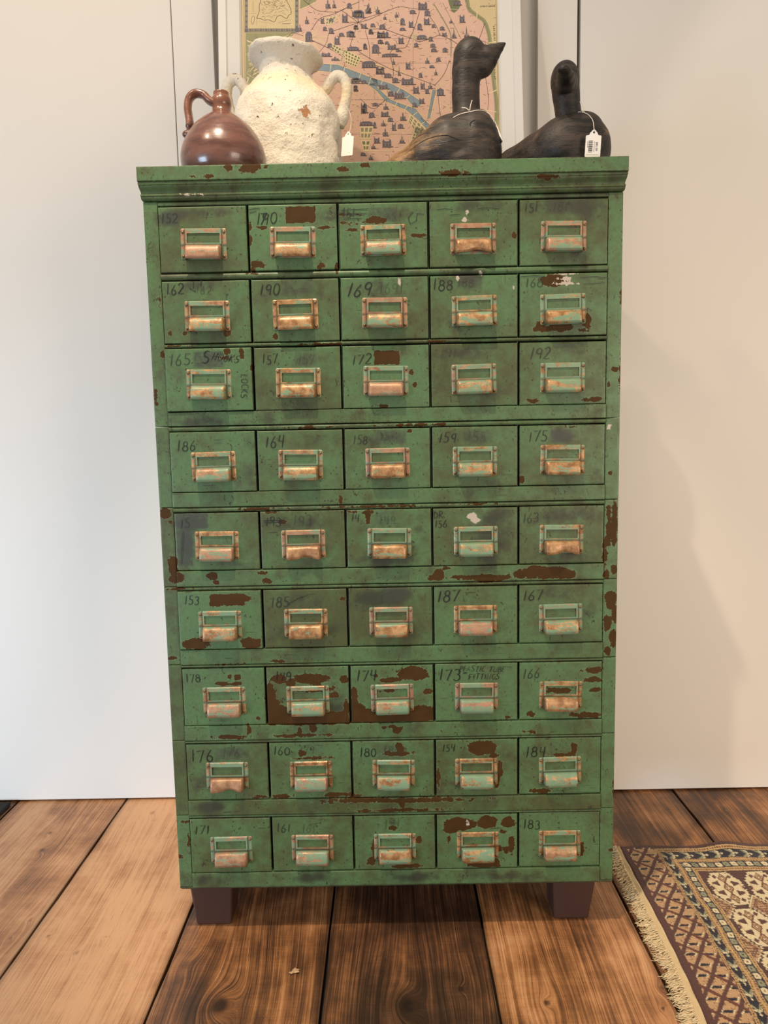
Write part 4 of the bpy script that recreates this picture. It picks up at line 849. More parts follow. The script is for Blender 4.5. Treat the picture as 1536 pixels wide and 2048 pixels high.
o = q.build('card', CARD, T2); parent_offset(o, T2)
# jar: blank side of a tag below its right handle
a_ = at(697, 262, .225); T3 = empty('price_tag', tuple(a_), 'blank white tag hanging below the white jar\'s right handle', 'price tag'); T3.rotation_euler = (0, .12, -.55)
o = make_tag(T3, .030, .050); o.location = (0, 0, 0)
k5 = lambda X, Y: (470+X/5.12, Y/5.12)
L = [Vector(at(*k5(*p), .23)) for p in [(1165, 1400), (1178, 1330), (1190, 1220), (1160, 1120), (1100, 1075), (1060, 1062)]]
q = MB(); q.tube(smoothline([T3.location+Vector((0, 0, -.006))]+L[1:], 4), .0006, 6); o = q.build('string', THREAD, None, True); parent_offset(o, T3); attach(o, T3)

# ------------------------------------------------------------------ framed map leaning on the wall behind
LEAN = math.atan(.139); MY0 = .442
TU = np.array([0, math.sin(LEAN), math.cos(LEAN)]); TN = np.array([0, -math.cos(LEAN), math.sin(LEAN)])
FRX = -.0245
FR = empty('framed_map', (FRX, MY0, ZT), 'large pink and beige pictorial city map in a wide white frame leaning on the wall', 'picture')
FR.rotation_euler = (-LEAN, 0, 0)       # local x across, z up the leaning face, -y out of it
P0 = np.array([FRX, MY0, ZT])
def mp(px, py, off=0.0):
    d = ray(px, py); o = P0 + TN*off; t = ((o-CAM) @ TN)/(d @ TN); p = CAM+d*t - P0
    return (p[0], p @ TU)
def box_px(x, y): return mp(x, y)
xl = np.mean([mp(480, 0)[0], mp(482.4, 186)[0]]); xr = np.mean([mp(997, 0)[0], mp(1002, 246)[0]])
xlo = np.mean([mp(434, 0, .014)[0], mp(439, 180, .014)[0]]); xro = np.mean([mp(1040.6, 0, .014)[0], mp(1048.7, 274, .014)[0]])
xli = np.mean([mp(450, 0, .014)[0], mp(453, 190, .014)[0]]); xri = np.mean([mp(1024, 0, .014)[0], mp(1032, 274, .014)[0]])
VB, VT = .058, .985                        # map's lower and upper edge up the face
FWHITE = flat('white_frame_paint', (232, 228, 220), .5, 0, .02)
def rail(name, a, b, w_out, w_in, horizontal):
    """mitred length of frame moulding: outer rim, step, flat inner band"""
    # a,b: outer corner coordinates along the run; profile measured inward from the outer edge
    ri = .0205; tot = w_in
    prof = [(0, .016), (0, -.0125), (.0015, -.014), (ri-.0012, -.014), (ri, -.0128), (ri+.0006, -.0105), (tot-.004, -.0065), (tot, -.0020), (tot, .016)]
    V = []
    for e, s in ((a, 1), (b, -1)):
        for d, y in prof: V.append((e+s*d, y, d))
    n = len(prof); Fc = [(i, (i+1) % n, n+(i+1) % n, n+i) for i in range(n)]+[tuple(range(n-1, -1, -1)), tuple(range(n, 2*n))]
    return V, Fc
VO0, VO1 = 0.0, VT+.058
def add_rail(side):
    tot = .0555
    if side in 'bt':
        V, Fc = rail('', xlo, xro, .0205, tot, True)
        V = [(x, y, (VO0+d) if side == 'b' else (VO1-d)) for x, y, d in V]
    else:
        V, Fc = rail('', VO0, VO1, .0205, tot, False)
        V = [((xlo+d) if side == 'l' else (xro-d), y, z) for z, y, d in V]
    o = mesh('frame_rail', V, Fc, FWHITE, FR); bm = bmesh.new(); bm.from_mesh(o.data); bmesh.ops.recalc_face_normals(bm, faces=bm.faces); bm.to_mesh(o.data); bm.free()
for s_ in 'lrbt': add_rail(s_)
q = MB(); q.box(xlo+.004, xro-.004, .0105, .0150, VO0+.004, VO1-.004); q.build('backing_board', flat('brown_backing', (120, 92, 64), .8), FR)

MCOL = [('map_pink', (228, 186, 164)), ('map_beige', (220, 198, 152)), ('map_green', (158, 154, 112)), ('map_river_blue', (140, 158, 168)), ('map_cream', (236, 212, 164)), ('map_slate', (112, 104, 114)), ('map_line', (104, 74, 62)), ('map_deep_green', (120, 124, 88)), ('map_dark_ink', (70, 56, 50)), ('map_park_grey', (150, 142, 116))]
MMAT = []
for nm, rgb in MCOL:
    k = NT(nm); c = lin(*rgb); k.base(k.mix(k.noise(k.obj(), 45, 5, .65), tuple(x*.86 for x in c[:3])+(1,), tuple(min(1, x*1.06) for x in c[:3])+(1,))); k.rough(.6); MMAT.append(k.mat)
PK, BE, GR, BLU, CRM, SL, LN, DG, DK, PG = range(10)
class MapArt:
    def __init__(s): s.q = MB(); s.k = 0
    def poly(s, pts, mi, layer):
        y = -layer*.00012
        s.q.add([(u, y, v) for u, v in pts], [tuple(range(len(pts)))], mi)
    def line(s, pts, w, mi, layer):
        y = -layer*.00012; V = []; n = len(pts)
        for i, p in enumerate(pts):
            a, c = pts[max(0, i-1)], pts[min(n-1, i+1)]; tx, tz = c[0]-a[0], c[1]-a[1]; L = math.hypot(tx, tz) or 1
            V += [(p[0]-tz/L*w/2, y, p[1]+tx/L*w/2), (p[0]+tz/L*w/2, y, p[1]-tx/L*w/2)]
        s.q.add(V, [(2*i, 2*i+1, 2*i+3, 2*i+2) for i in range(n-1)], mi)
    def dot(s, c, r, mi, layer, n=8): s.poly([(c[0]+r*math.cos(2*math.pi*i/n), c[1]+r*math.sin(2*math.pi*i/n)) for i in range(n)], mi, layer)
A = MapArt(); rm_ = random.Random(21)
K5 = lambda X, Y: mp(470+X/5.12, Y/5.12)
CM = lambda X, Y: mp(700+X/4.955, Y/4.955)
def cat(pts, n=4): return [(p.x, p.y) for p in smoothline([(a, b, 0) for a, b in pts], n)]
A.poly([(xl-.004, VB-.004), (xr+.004, VB-.004), (xr+.004, VT+.004), (xl-.004, VT+.004)], BE, 0)
belt = [mp(*p) for p in [(922, -120), (918, -60), (926, -20), (934, 0), (938, 18), (955, 32), (968, 42), (975, 58), (979, 75), (980, 92), (981, 112), (985, 145), (989, 175), (992, 200), (993, 225), (990, 270), (980, 330)]]
vtop = VT-.03; vlow = VB+.012
pinkpoly = [(xl+.010, vlow), (belt[-1][0]-.01, vlow)]+cat(belt, 4)[::-1]+[(belt[0][0]-.05, vtop), (mp(640, 0)[0], vtop), mp(632, -40), mp(602, 0), mp(597, 14), mp(590, 64), mp(578, 74), mp(566, 90), mp(548, 112), mp(528, 150), mp(512, 190), mp(496, 235), (xl+.010, mp(490, 260)[1])]
A.poly(pinkpoly, PK, 1)
A.line(cat(belt, 5), .0095, GR, 2.2); A.line([(x-.001, v) for x, v in cat(belt, 5)], .0012, DG, 2.5)
woods = [mp(*p) for p in [(491, 66), (590, 66), (566, 89), (548, 111), (526, 150), (506, 190), (491, 215)]]; A.poly(woods, GR, 2); 
A.poly([mp(*p) for p in [(601, 0), (634, 0), (622, 8), (600, 20)]], GR, 2)
A.poly([mp(*p) for p in [(896, 0), (917, 0), (922, 8), (918, 18), (908, 26), (902, 20)]], DG, 2)
for i in range(150):
    a = (rm_.uniform(492, 560), rm_.uniform(68, 190)); an = rm_.choice([-.7, -.8, -1.2, .4, -.5]); L = rm_.uniform(15, 55)
    b_ = (a[0]+math.cos(an)*L, a[1]+math.sin(an)*L)
    if b_[0] < 488 or a[0] > 565-(a[1]-90)*.5 or b_[0] > 580-(b_[1]-80)*.5 or b_[1] < 66: continue
    mid = ((a[0]+b_[0])/2+rm_.uniform(-4, 4), (a[1]+b_[1])/2+rm_.uniform(-4, 4)); A.line(cat([mp(*a), mp(*mid), mp(*b_)], 4), rm_.choice([.0009, .0016, .0026]), CRM if i % 4 else PG, 2.4)
# river and canal
rv = [[(560, 128), (600, 126), (647, 128), (675, 130), (700, 139.5), (740, 155), (754, 160), (757, 173), (736, 169.5), (700, 155), (675, 146), (647, 142), (600, 140), (560, 144)],
      [(740, 155), (781, 167.5), (809, 181.6), (837, 200), (843, 207), (838, 213), (822, 207), (813, 196), (790, 185), (754, 171)],
      [(748, 166), (757, 178), (781, 200), (813, 212), (831, 218), (847, 238), (868, 258), (885, 280), (872, 285), (857, 262), (837, 240), (813, 220), (771, 202), (754, 182), (736, 169)], [(865, 180), (872, 180), (860, 235), (855, 238)]]
for r_ in rv:
    P = [mp(*p) for p in r_]; A.line(P+[P[0]], .0042, CRM, 3.0); A.poly(P, BLU, 3.2); A.line(P+[P[0]], .0006, LN, 3.3)
for a, b_ in [((690, 132), (686, 150)), ((722, 146), (716, 163)), ((742, 155), (737, 171)), ((765, 162), (757, 180)), ((800, 176), (793, 187)), ((820, 190), (812, 197)), ((662, 129), (660, 144)), ((795, 203), (790, 213)), ((815, 212), (808, 221)), ((835, 224), (826, 231)), ((850, 243), (842, 249))]: A.line([mp(*a), mp(*b_)], .0017, CRM, 3.5)
# street fabric
def inpink(px, py): return (604 < px < 985) and 0 <= py < 330 and px < np.interp(py, [0, 32, 58, 110, 330], [930, 950, 970, 976, 985]) or (520+max(0, (190-py))*.3 < px <= 604 and py > 95)
for i in range(950):
    px, py = rm_.uniform(500, 985), rm_.uniform(-260, 325); an = rm_.choice([.45, .5, -1.05, -1.1, .1, -.3, 1.2, -.75])+rm_.uniform(-.1, .1); L = rm_.choice([10, 18, 30, 45, 70, 95])
    qx, qy = px+math.cos(an)*L, py+math.sin(an)*L
    if py > 0 and not (inpink(px, py) and inpink(qx, qy)) or qy > 326 or (py <= 0 and (px < 650 or px > 890 or qx > 900)): continue
    A.line([mp(px, py), mp(qx, qy)], rm_.choice([.0004, .0006, .0008, .0011]), CRM, 2.6+rm_.random()*.2)
for i in range(1500):       # the fine engraving of lettering and hachures
    px, py = rm_.uniform(500, 985), rm_.uniform(-240, 322); L = rm_.uniform(2, 9); an = rm_.choice([0, 0, 0, .5, -.6, 1.3])
    if py > 0 and not inpink(px, py) or (py <= 0 and (px < 650 or px > 890)): continue
    A.line([mp(px, py), mp(px+math.cos(an)*L, py+math.sin(an)*L)], rm_.choice([.0004, .0006, .0008]), LN, 3.6)
for a, b_ in [((625, 0), (625, 1580)), ((1000, 350), (1000, 1100)), ((0, 625), (1020, 625)), ((0, 990), (560, 990)), ((90, 380), (1000, 380)), ((0, 1330), (700, 1330))]: A.line([CM(*a), CM(*b_)], .0004, LN, 3.55)
# boulevards and railways
for P, w, mi in [([(0, 450), (130, 540), (280, 625), (430, 695), (640, 770), (840, 845)], .0010, DK), ([(840, 845), (900, 780), (950, 700), (985, 600)], .0010, DK), ([(90, 220), (0, 80)], .0008, DK), ([(90, 220), (150, 180), (330, 125), (480, 70), (590, 80), (740, 100)], .0009, DK), ([(90, 220), (150, 285), (330, 290), (480, 340), (590, 375), (690, 412), (830, 370), (890, 350), (990, 390), (1070, 440)], .0011, DK), ([(150, 300), (190, 450), (195, 580)], .0009, DK),
    ([(690, 110), (645, 260), (595, 380), (550, 470), (480, 480), (400, 520), (430, 690), (420, 800)], .0010, DK), ([(740, 100), (850, 250), (890, 350)], .0009, DK), ([(830, 40), (950, 240), (1000, 360), (1000, 560)], .0024, PG), ([(920, 30), (1100, 385)], .0012, PG), ([(1330, 250), (1280, 390)], .0010, DK), ([(100, 980), (230, 1080), (340, 1000)], .0009, DK), ([(870, 930), (910, 1190), (1010, 1120)], .0009, DK), ([(840, 870), (790, 1180)], .0012, PG), ([(870, 880), (1020, 1140)], .0014, CRM), ([(860, 860), (1000, 800)], .0014, CRM), ([(0, 1500), (520, 1490)], .0018, CRM), ([(0, 220), (90, 222)], .0009, DK), ([(1330, 690), (1370, 950), (1365, 1090)], .0008, LN), ([(1300, 1090), (1450, 1110)], .0026, CRM), ([(1370, 930), (1460, 890)], .0026, CRM), ([(1260, 110), (1255, 180)], .0022, CRM), ([(1370, 425), (1450, 415)], .0022, CRM)]:
    A.line(cat([CM(*p) for p in P], 4) if len(P) > 2 else [CM(*p) for p in P], w, mi, 3.7)
for P, w, mi in [([(700, 0), (825, 100), (930, 120), (1060, 120), (1180, 60), (1270, 20)], .0010, DK), ([(780, 310), (870, 190), (1010, 145), (1160, 70)], .0010, DK), ([(1000, 320), (1240, 240), (1400, 190), (1536, 120)], .0010, DK), ([(780, 410), (990, 510), (1120, 580), (1536, 700)], .0012, DK), ([(840, 560), (930, 450), (960, 340)], .0008, DK), ([(1080, 100), (1260, 230)], .0010, DK), ([(1270, 0), (1260, 230), (1200, 400), (1110, 700)], .0008, DK), ([(590, 330), (700, 370)], .0010, DK), ([(590, 330), (530, 390), (490, 450)], .0010, LN), ([(980, 420), (1110, 540), (1536, 690)], .0026, CRM), ([(1040, 160), (1080, 240)], .0018, CRM), ([(640, 110), (850, 20)], .0022, CRM), ([(1190, 900), (1230, 1100), (1280, 1640)], .0012, CRM), ([(1160, 1640), (1210, 1200), (1260, 1000)], .001, CRM)]:
    A.line(cat([K5(*p) for p in P], 4) if len(P) > 2 else [K5(*p) for p in P], w, mi, 3.7)
for an in range(0, 360, 27):
    a = math.radians(an); A.line([K5(750, 385), K5(750+math.cos(a)*250*(.5+rm_.random()*.5), 385+abs(math.sin(a))*170*(1 if math.sin(a) > 0 else -.35))], .0018, CRM, 2.9)
for c_ in [(90, 220), (480, 70), (590, 375), (690, 412), (890, 350), (840, 845), (990, 610), (340, 1000), (430, 690), (910, 1190), (195, 580), (1330, 240), (1370, 935)]: A.dot(CM(*c_), .0019, DK, 3.9); A.dot(CM(*c_), .0008, CRM, 4.0)
# gardens
def grid_park(f, quad, nx, ny, mi, g=.16):
    P = [np.array(f(*p)) for p in quad]
    bil = lambda s, t: tuple((P[0]*(1-s)+P[1]*s)*(1-t)+(P[3]*(1-s)+P[2]*s)*t)
    A.poly([bil(-.03, -.03), bil(1.03, -.03), bil(1.03, 1.03), bil(-.03, 1.03)], CRM, 3.75)
    for i in range(nx):
        for j in range(ny):
            A.poly([bil((i+g)/nx, (j+g)/ny), bil((i+1-g)/nx, (j+g)/ny), bil((i+1-g)/nx, (j+1-g)/ny), bil((i+g)/nx, (j+1-g)/ny)], mi, 3.85)
grid_park(CM, [(600, 1140), (740, 1270), (700, 1390), (575, 1200)], 4, 3, PG); grid_park(CM, [(650, 1260), (760, 1290), (700, 1390), (612, 1380)], 4, 4, DG, .1)
grid_park(K5, [(1010, 455), (1095, 500), (1060, 555), (985, 500)], 3, 2, DG); grid_park(K5, [(1125, 510), (1290, 590), (1240, 690), (1130, 650)], 5, 4, DG, .2); grid_park(K5, [(1110, 510), (1130, 520), (1095, 640), (1075, 620)], 1, 6, PG)
grid_park(K5, [(1280, 1300), (1420, 1300), (1380, 1420), (1290, 1420)], 3, 2, PG); grid_park(K5, [(1290, 1440), (1390, 1440), (1360, 1540), (1320, 1540)], 2, 2, DG); grid_park(K5, [(930, 190), (1040, 160), (1000, 250), (930, 250)], 3, 2, PG); grid_park(CM, [(620, 350), (665, 340), (645, 400), (610, 395)], 3, 4, PG)
def icon(c, w, h, kind):
    u, v = c; P = lambda *pts: [(u+a*w, v+b*h) for a, b in pts]
    if kind == 0: A.poly(P((-.5, -.5), (.5, -.5), (.5, .2), (.25, .5), (-.25, .5), (-.5, .2)), SL, 4.1)
    elif kind == 1: A.poly(P((-.5, -.5), (.5, -.5), (.5, -.05), (.12, .0), (.12, .3), (0, .55), (-.12, .3), (-.12, 0), (-.5, -.05)), SL, 4.1)
    elif kind == 2: A.poly(P((-.5, -.5), (.5, -.5), (.5, .3), (.36, .55), (.22, .25), (-.22, .25), (-.36, .55), (-.5, .3)), SL, 4.1)
    elif kind == 3: A.poly(P((-.5, -.5), (.5, -.5), (.5, .25), (0, .5), (-.5, .25)), SL, 4.1)
    else: A.poly(P((-.12, -.5), (.12, -.5), (.10, .2), (0, .6), (-.10, .2)), SL, 4.1); A.poly(P((-.5, -.5), (.5, -.5), (.45, -.2), (-.45, -.2)), SL, 4.15)
    n = max(2, int(w/.004))
    for i in range(n):
        a = -.42+.84*(i+.5)/n; A.poly(P((a-.10/n*2, -.38), (a+.10/n*2, -.38), (a+.10/n*2, -.1), (a-.10/n*2, -.1)), PG if (i+kind) % 2 else LN, 4.3)
    A.line(P((-.46, -.03), (.46, -.02)), .0006, PG, 4.35); A.line(P((-.55, -.52), (.62, -.54)), .0009, DK, 4.25)
    A.line(P((.5, -.5), (.72, -.48)), .0022, LN, 3.66)
IC = [(175, 90, 46, 90, 1), (275, 100, 40, 70, 1), (345, 170, 30, 50, 1), (460, 145, 32, 55, 1), (620, 118, 55, 40, 0), (765, 130, 55, 60, 3), (520, 215, 45, 70, 0), (605, 240, 45, 70, 2), (690, 265, 45, 65, 0), (760, 210, 55, 75, 2), (828, 258, 36, 36, 0), (912, 280, 45, 40, 3), (935, 340, 45, 40, 2), (1030, 330, 40, 100, 4), (1110, 185, 50, 80, 2), (1155, 330, 55, 120, 4), (55, 270, 40, 45, 0), (205, 315, 40, 50, 0), (320, 268, 60, 50, 0), (325, 345, 115, 60, 2), (520, 290, 55, 30, 0), (505, 400, 50, 70, 2), (710, 370, 100, 45, 0), (800, 385, 38, 50, 3), (300, 410, 50, 40, 3), (365, 425, 40, 30, 0), (415, 465, 85, 55, 2), (480, 495, 50, 40, 1), (150, 465, 35, 50, 0), (655, 445, 40, 45, 3), (820, 450, 50, 40, 3), (830, 497, 55, 40, 0), (940, 495, 45, 50, 3), (395, 548, 160, 35, 0), (430, 610, 30, 60, 1), (575, 650, 45, 75, 2), (487, 700, 25, 100, 4), (765, 600, 40, 60, 1), (875, 590, 42, 42, 3), (810, 660, 45, 28, 0), (850, 715, 28, 60, 1), (698, 745, 36, 50, 3), (300, 700, 80, 75, 2), (375, 750, 75, 45, 0), (450, 795, 60, 55, 3), (570, 805, 120, 75, 2), (720, 850, 42, 70, 2), (795, 850, 40, 65, 1), (655, 890, 55, 75, 2), (765, 905, 38, 50, 0), (895, 910, 70, 80, 3), (330, 860, 90, 50, 2), (405, 930, 60, 50, 0), (490, 945, 100, 70, 2), (55, 870, 40, 60, 3), (50, 800, 80, 60, 0), (250, 1035, 55, 35, 3), (355, 1055, 45, 60, 1), (130, 1070, 45, 110, 2), (215, 1140, 55, 50, 0), (345, 1130, 75, 55, 2), (400, 1185, 50, 45, 3), (640, 1040, 45, 45, 3), (710, 1000, 50, 55, 2), (525, 1155, 55, 80, 1), (330, 1220, 40, 60, 1), (435, 1255, 40, 80, 2), (500, 1250, 55, 50, 3), (350, 1310, 50, 80, 1), (160, 1225, 130, 45, 0), (245, 1240, 30, 60, 0), (515, 1380, 50, 80, 4), (265, 1390, 55, 60, 2), (365, 1420, 90, 80, 2), (230, 1450, 40, 50, 1), (890, 1230, 100, 65, 0), (130, 1530, 50, 30, 0), (205, 1560, 40, 50, 1), (480, 1550, 50, 30, 0), (965, 1180, 30, 40, 1), (1000, 210, 30, 40, 1), (90, 140, 100, 80, 0), (720, 60, 90, 80, 2), (20, 340, 50, 60, 0), (1060, 30, 70, 50, 2)]
for X, Y, w, h, kd in IC: s_ = 1/4.955/786; icon(CM(X, Y), w*s_*.95, h*s_*.95, kd)
IK = [(735, 205, 40, 80, 1), (665, 285, 36, 80, 1), (895, 210, 36, 70, 2), (985, 205, 50, 30, 0), (1125, 185, 60, 100, 2), (950, 40, 50, 100, 1), (1015, 45, 36, 80, 1), (755, 375, 75, 110, 0), (920, 295, 40, 45, 0), (985, 315, 50, 65, 3), (1090, 355, 55, 40, 0), (1180, 345, 80, 70, 3), (1045, 415, 55, 90, 2), (1240, 280, 40, 40, 0), (1320, 265, 60, 55, 2), (1410, 260, 50, 40, 0), (1390, 325, 45, 40, 3), (930, 560, 95, 45, 2), (1025, 600, 80, 45, 1), (970, 465, 50, 45, 0), (1210, 500, 130, 45, 0), (1330, 470, 36, 55, 0), (1440, 500, 80, 100, 0), (1490, 430, 50, 40, 3), (1495, 350, 80, 70, 2), (1370, 660, 150, 75, 0), (1480, 720, 80, 70, 2), (1170, 60, 50, 60, 0), (1250, 140, 110, 70, 0), (1370, 80, 50, 110, 1), (1330, 1110, 50, 100, 0), (1320, 840, 60, 40, 0), (765, 500, 50, 60, 1), (850, 590, 40, 70, 3), (1235, 905, 40, 70, 2), (1250, 820, 90, 40, 0)]
for X, Y, w, h, kd in IK: s_ = 1/5.12/786; icon(K5(X, Y), w*s_*.9, h*s_*.9, kd)
for i in range(60):
    px, py = rm_.uniform(660, 890), rm_.uniform(-250, -12); icon(mp(px, py), rm_.uniform(.007, .016), rm_.uniform(.008, .016), rm_.randrange(5))
# inset with its ornamental border
def rectp(x0, y0, x1, y1): return [mp(x0, y1), mp(x1, y1), mp(x1, y0), mp(x0, y0)]
A.poly(rectp(489.5, -150, 597, 64.8), PG, 4.5); A.poly(rectp(496, -150, 590, 57), BE, 4.7)
for i in range(9): A.poly(rectp(499+i*10.5, 58.6, 502.6+i*10.5, 62.6), SL, 4.9); A.poly(rectp(504.5+i*10.5, 59.6, 506.4+i*10.5, 61.6), LN, 4.9)
for i in range(20):
    for x_ in (491, 591.6): A.poly(rectp(x_, 52-i*10.5, x_+3.6, 56-i*10.5), SL, 4.9)
A.poly(rectp(489.5, 58, 495.8, 64.8), SL, 4.95); A.poly(rectp(590.5, 56, 597, 64.8), SL, 4.95)
coast = [(240, -60), (262, 10), (248, 60), (250, 110), (232, 165), (228, 190), (262, 192), (300, 208), (345, 205), (385, 222), (410, 218), (432, 172), (470, 160), (505, 182), (535, 190), (548, 160), (575, 140), (565, 80), (530, 10), (520, -60)]
A.line(cat([K5(*p) for p in coast], 4), .0012, DK, 5.0)
for i in range(70):
    x, y = rm_.uniform(262, 540), rm_.uniform(-50, 175); pts = [(x, y)]
    for j in range(4): pts.append((pts[-1][0]+rm_.uniform(-5, 24), pts[-1][1]+rm_.uniform(-14, 14)))
    if y > 140 and x > 400 or pts[-1][0] > 555: continue
    A.line(cat([K5(*p) for p in pts], 3), .0006, LN, 5.0)
A.line(cat([K5(*p) for p in [(175, 175), (190, 165), (200, 185), (192, 230), (180, 250), (165, 215), (175, 175)]], 4), .0008, DK, 5.0); A.line([K5(222, 168), K5(222, 265)], .0005, LN, 5.0); A.line([K5(160, 140), K5(222, 140)], .0005, LN, 5.0)
for i in range(8): A.dot(K5(185+(i % 2)*3, 20+i*14), .0008, LN, 5.0); A.dot(K5(250+i*18, 222+i*3), .0007, LN, 5.0); A.dot(K5(450+i*17, 232-i*4), .0009, LN, 5.0)
A.line([K5(485, 246), K5(570, 244)], .0014, LN, 5.0)
for x_, mi, w in ((xl+.009, LN, .0005), (xr-.006, LN, .0006)): A.line([(x_, VB+.01), (x_, VT-.01)], w, mi, 2.3)
for i in range(40):
    px = rm_.uniform(975, 992); py = rm_.uniform(0, 300); L = rm_.uniform(2, 8)
    if px < np.interp(py, [0, 32, 58, 110, 200], [945, 966, 986, 988, 998]): continue
    A.line([mp(px, py), mp(px+rm_.uniform(-3, 6), py+L*rm_.uniform(-1, 1))], .0006, LN, 3.6)
for i in range(14): a = (rm_.uniform(955, 985), rm_.uniform(-20, 30)); A.line([mp(*a), mp(a[0]+rm_.uniform(-8, 10), a[1]+rm_.uniform(-8, 10))], .0014, CRM, 3.0)
A.q.build('map_print', MMAT, FR)
def map_text(body, px, py, hpx, ang, space=1.0):
    u, v = mp(px, py); o = text_mesh('map_lettering', body, hpx/786*1.35, MMAT[DK], FR, (u, -.00075, v), (math.pi/2, -ang, 0)); return o
map_text('B A G N O L E T', 989, 142, 3.6, -math.pi/2+.02); map_text('L E S  L I L A S', 988.5, 67, 3.6, -math.pi/2+.03); map_text('LE PRE ST GERVAIS', 975, 13, 2.6, 0); map_text('S E I N E', 846, 241, 2.6, -.85)

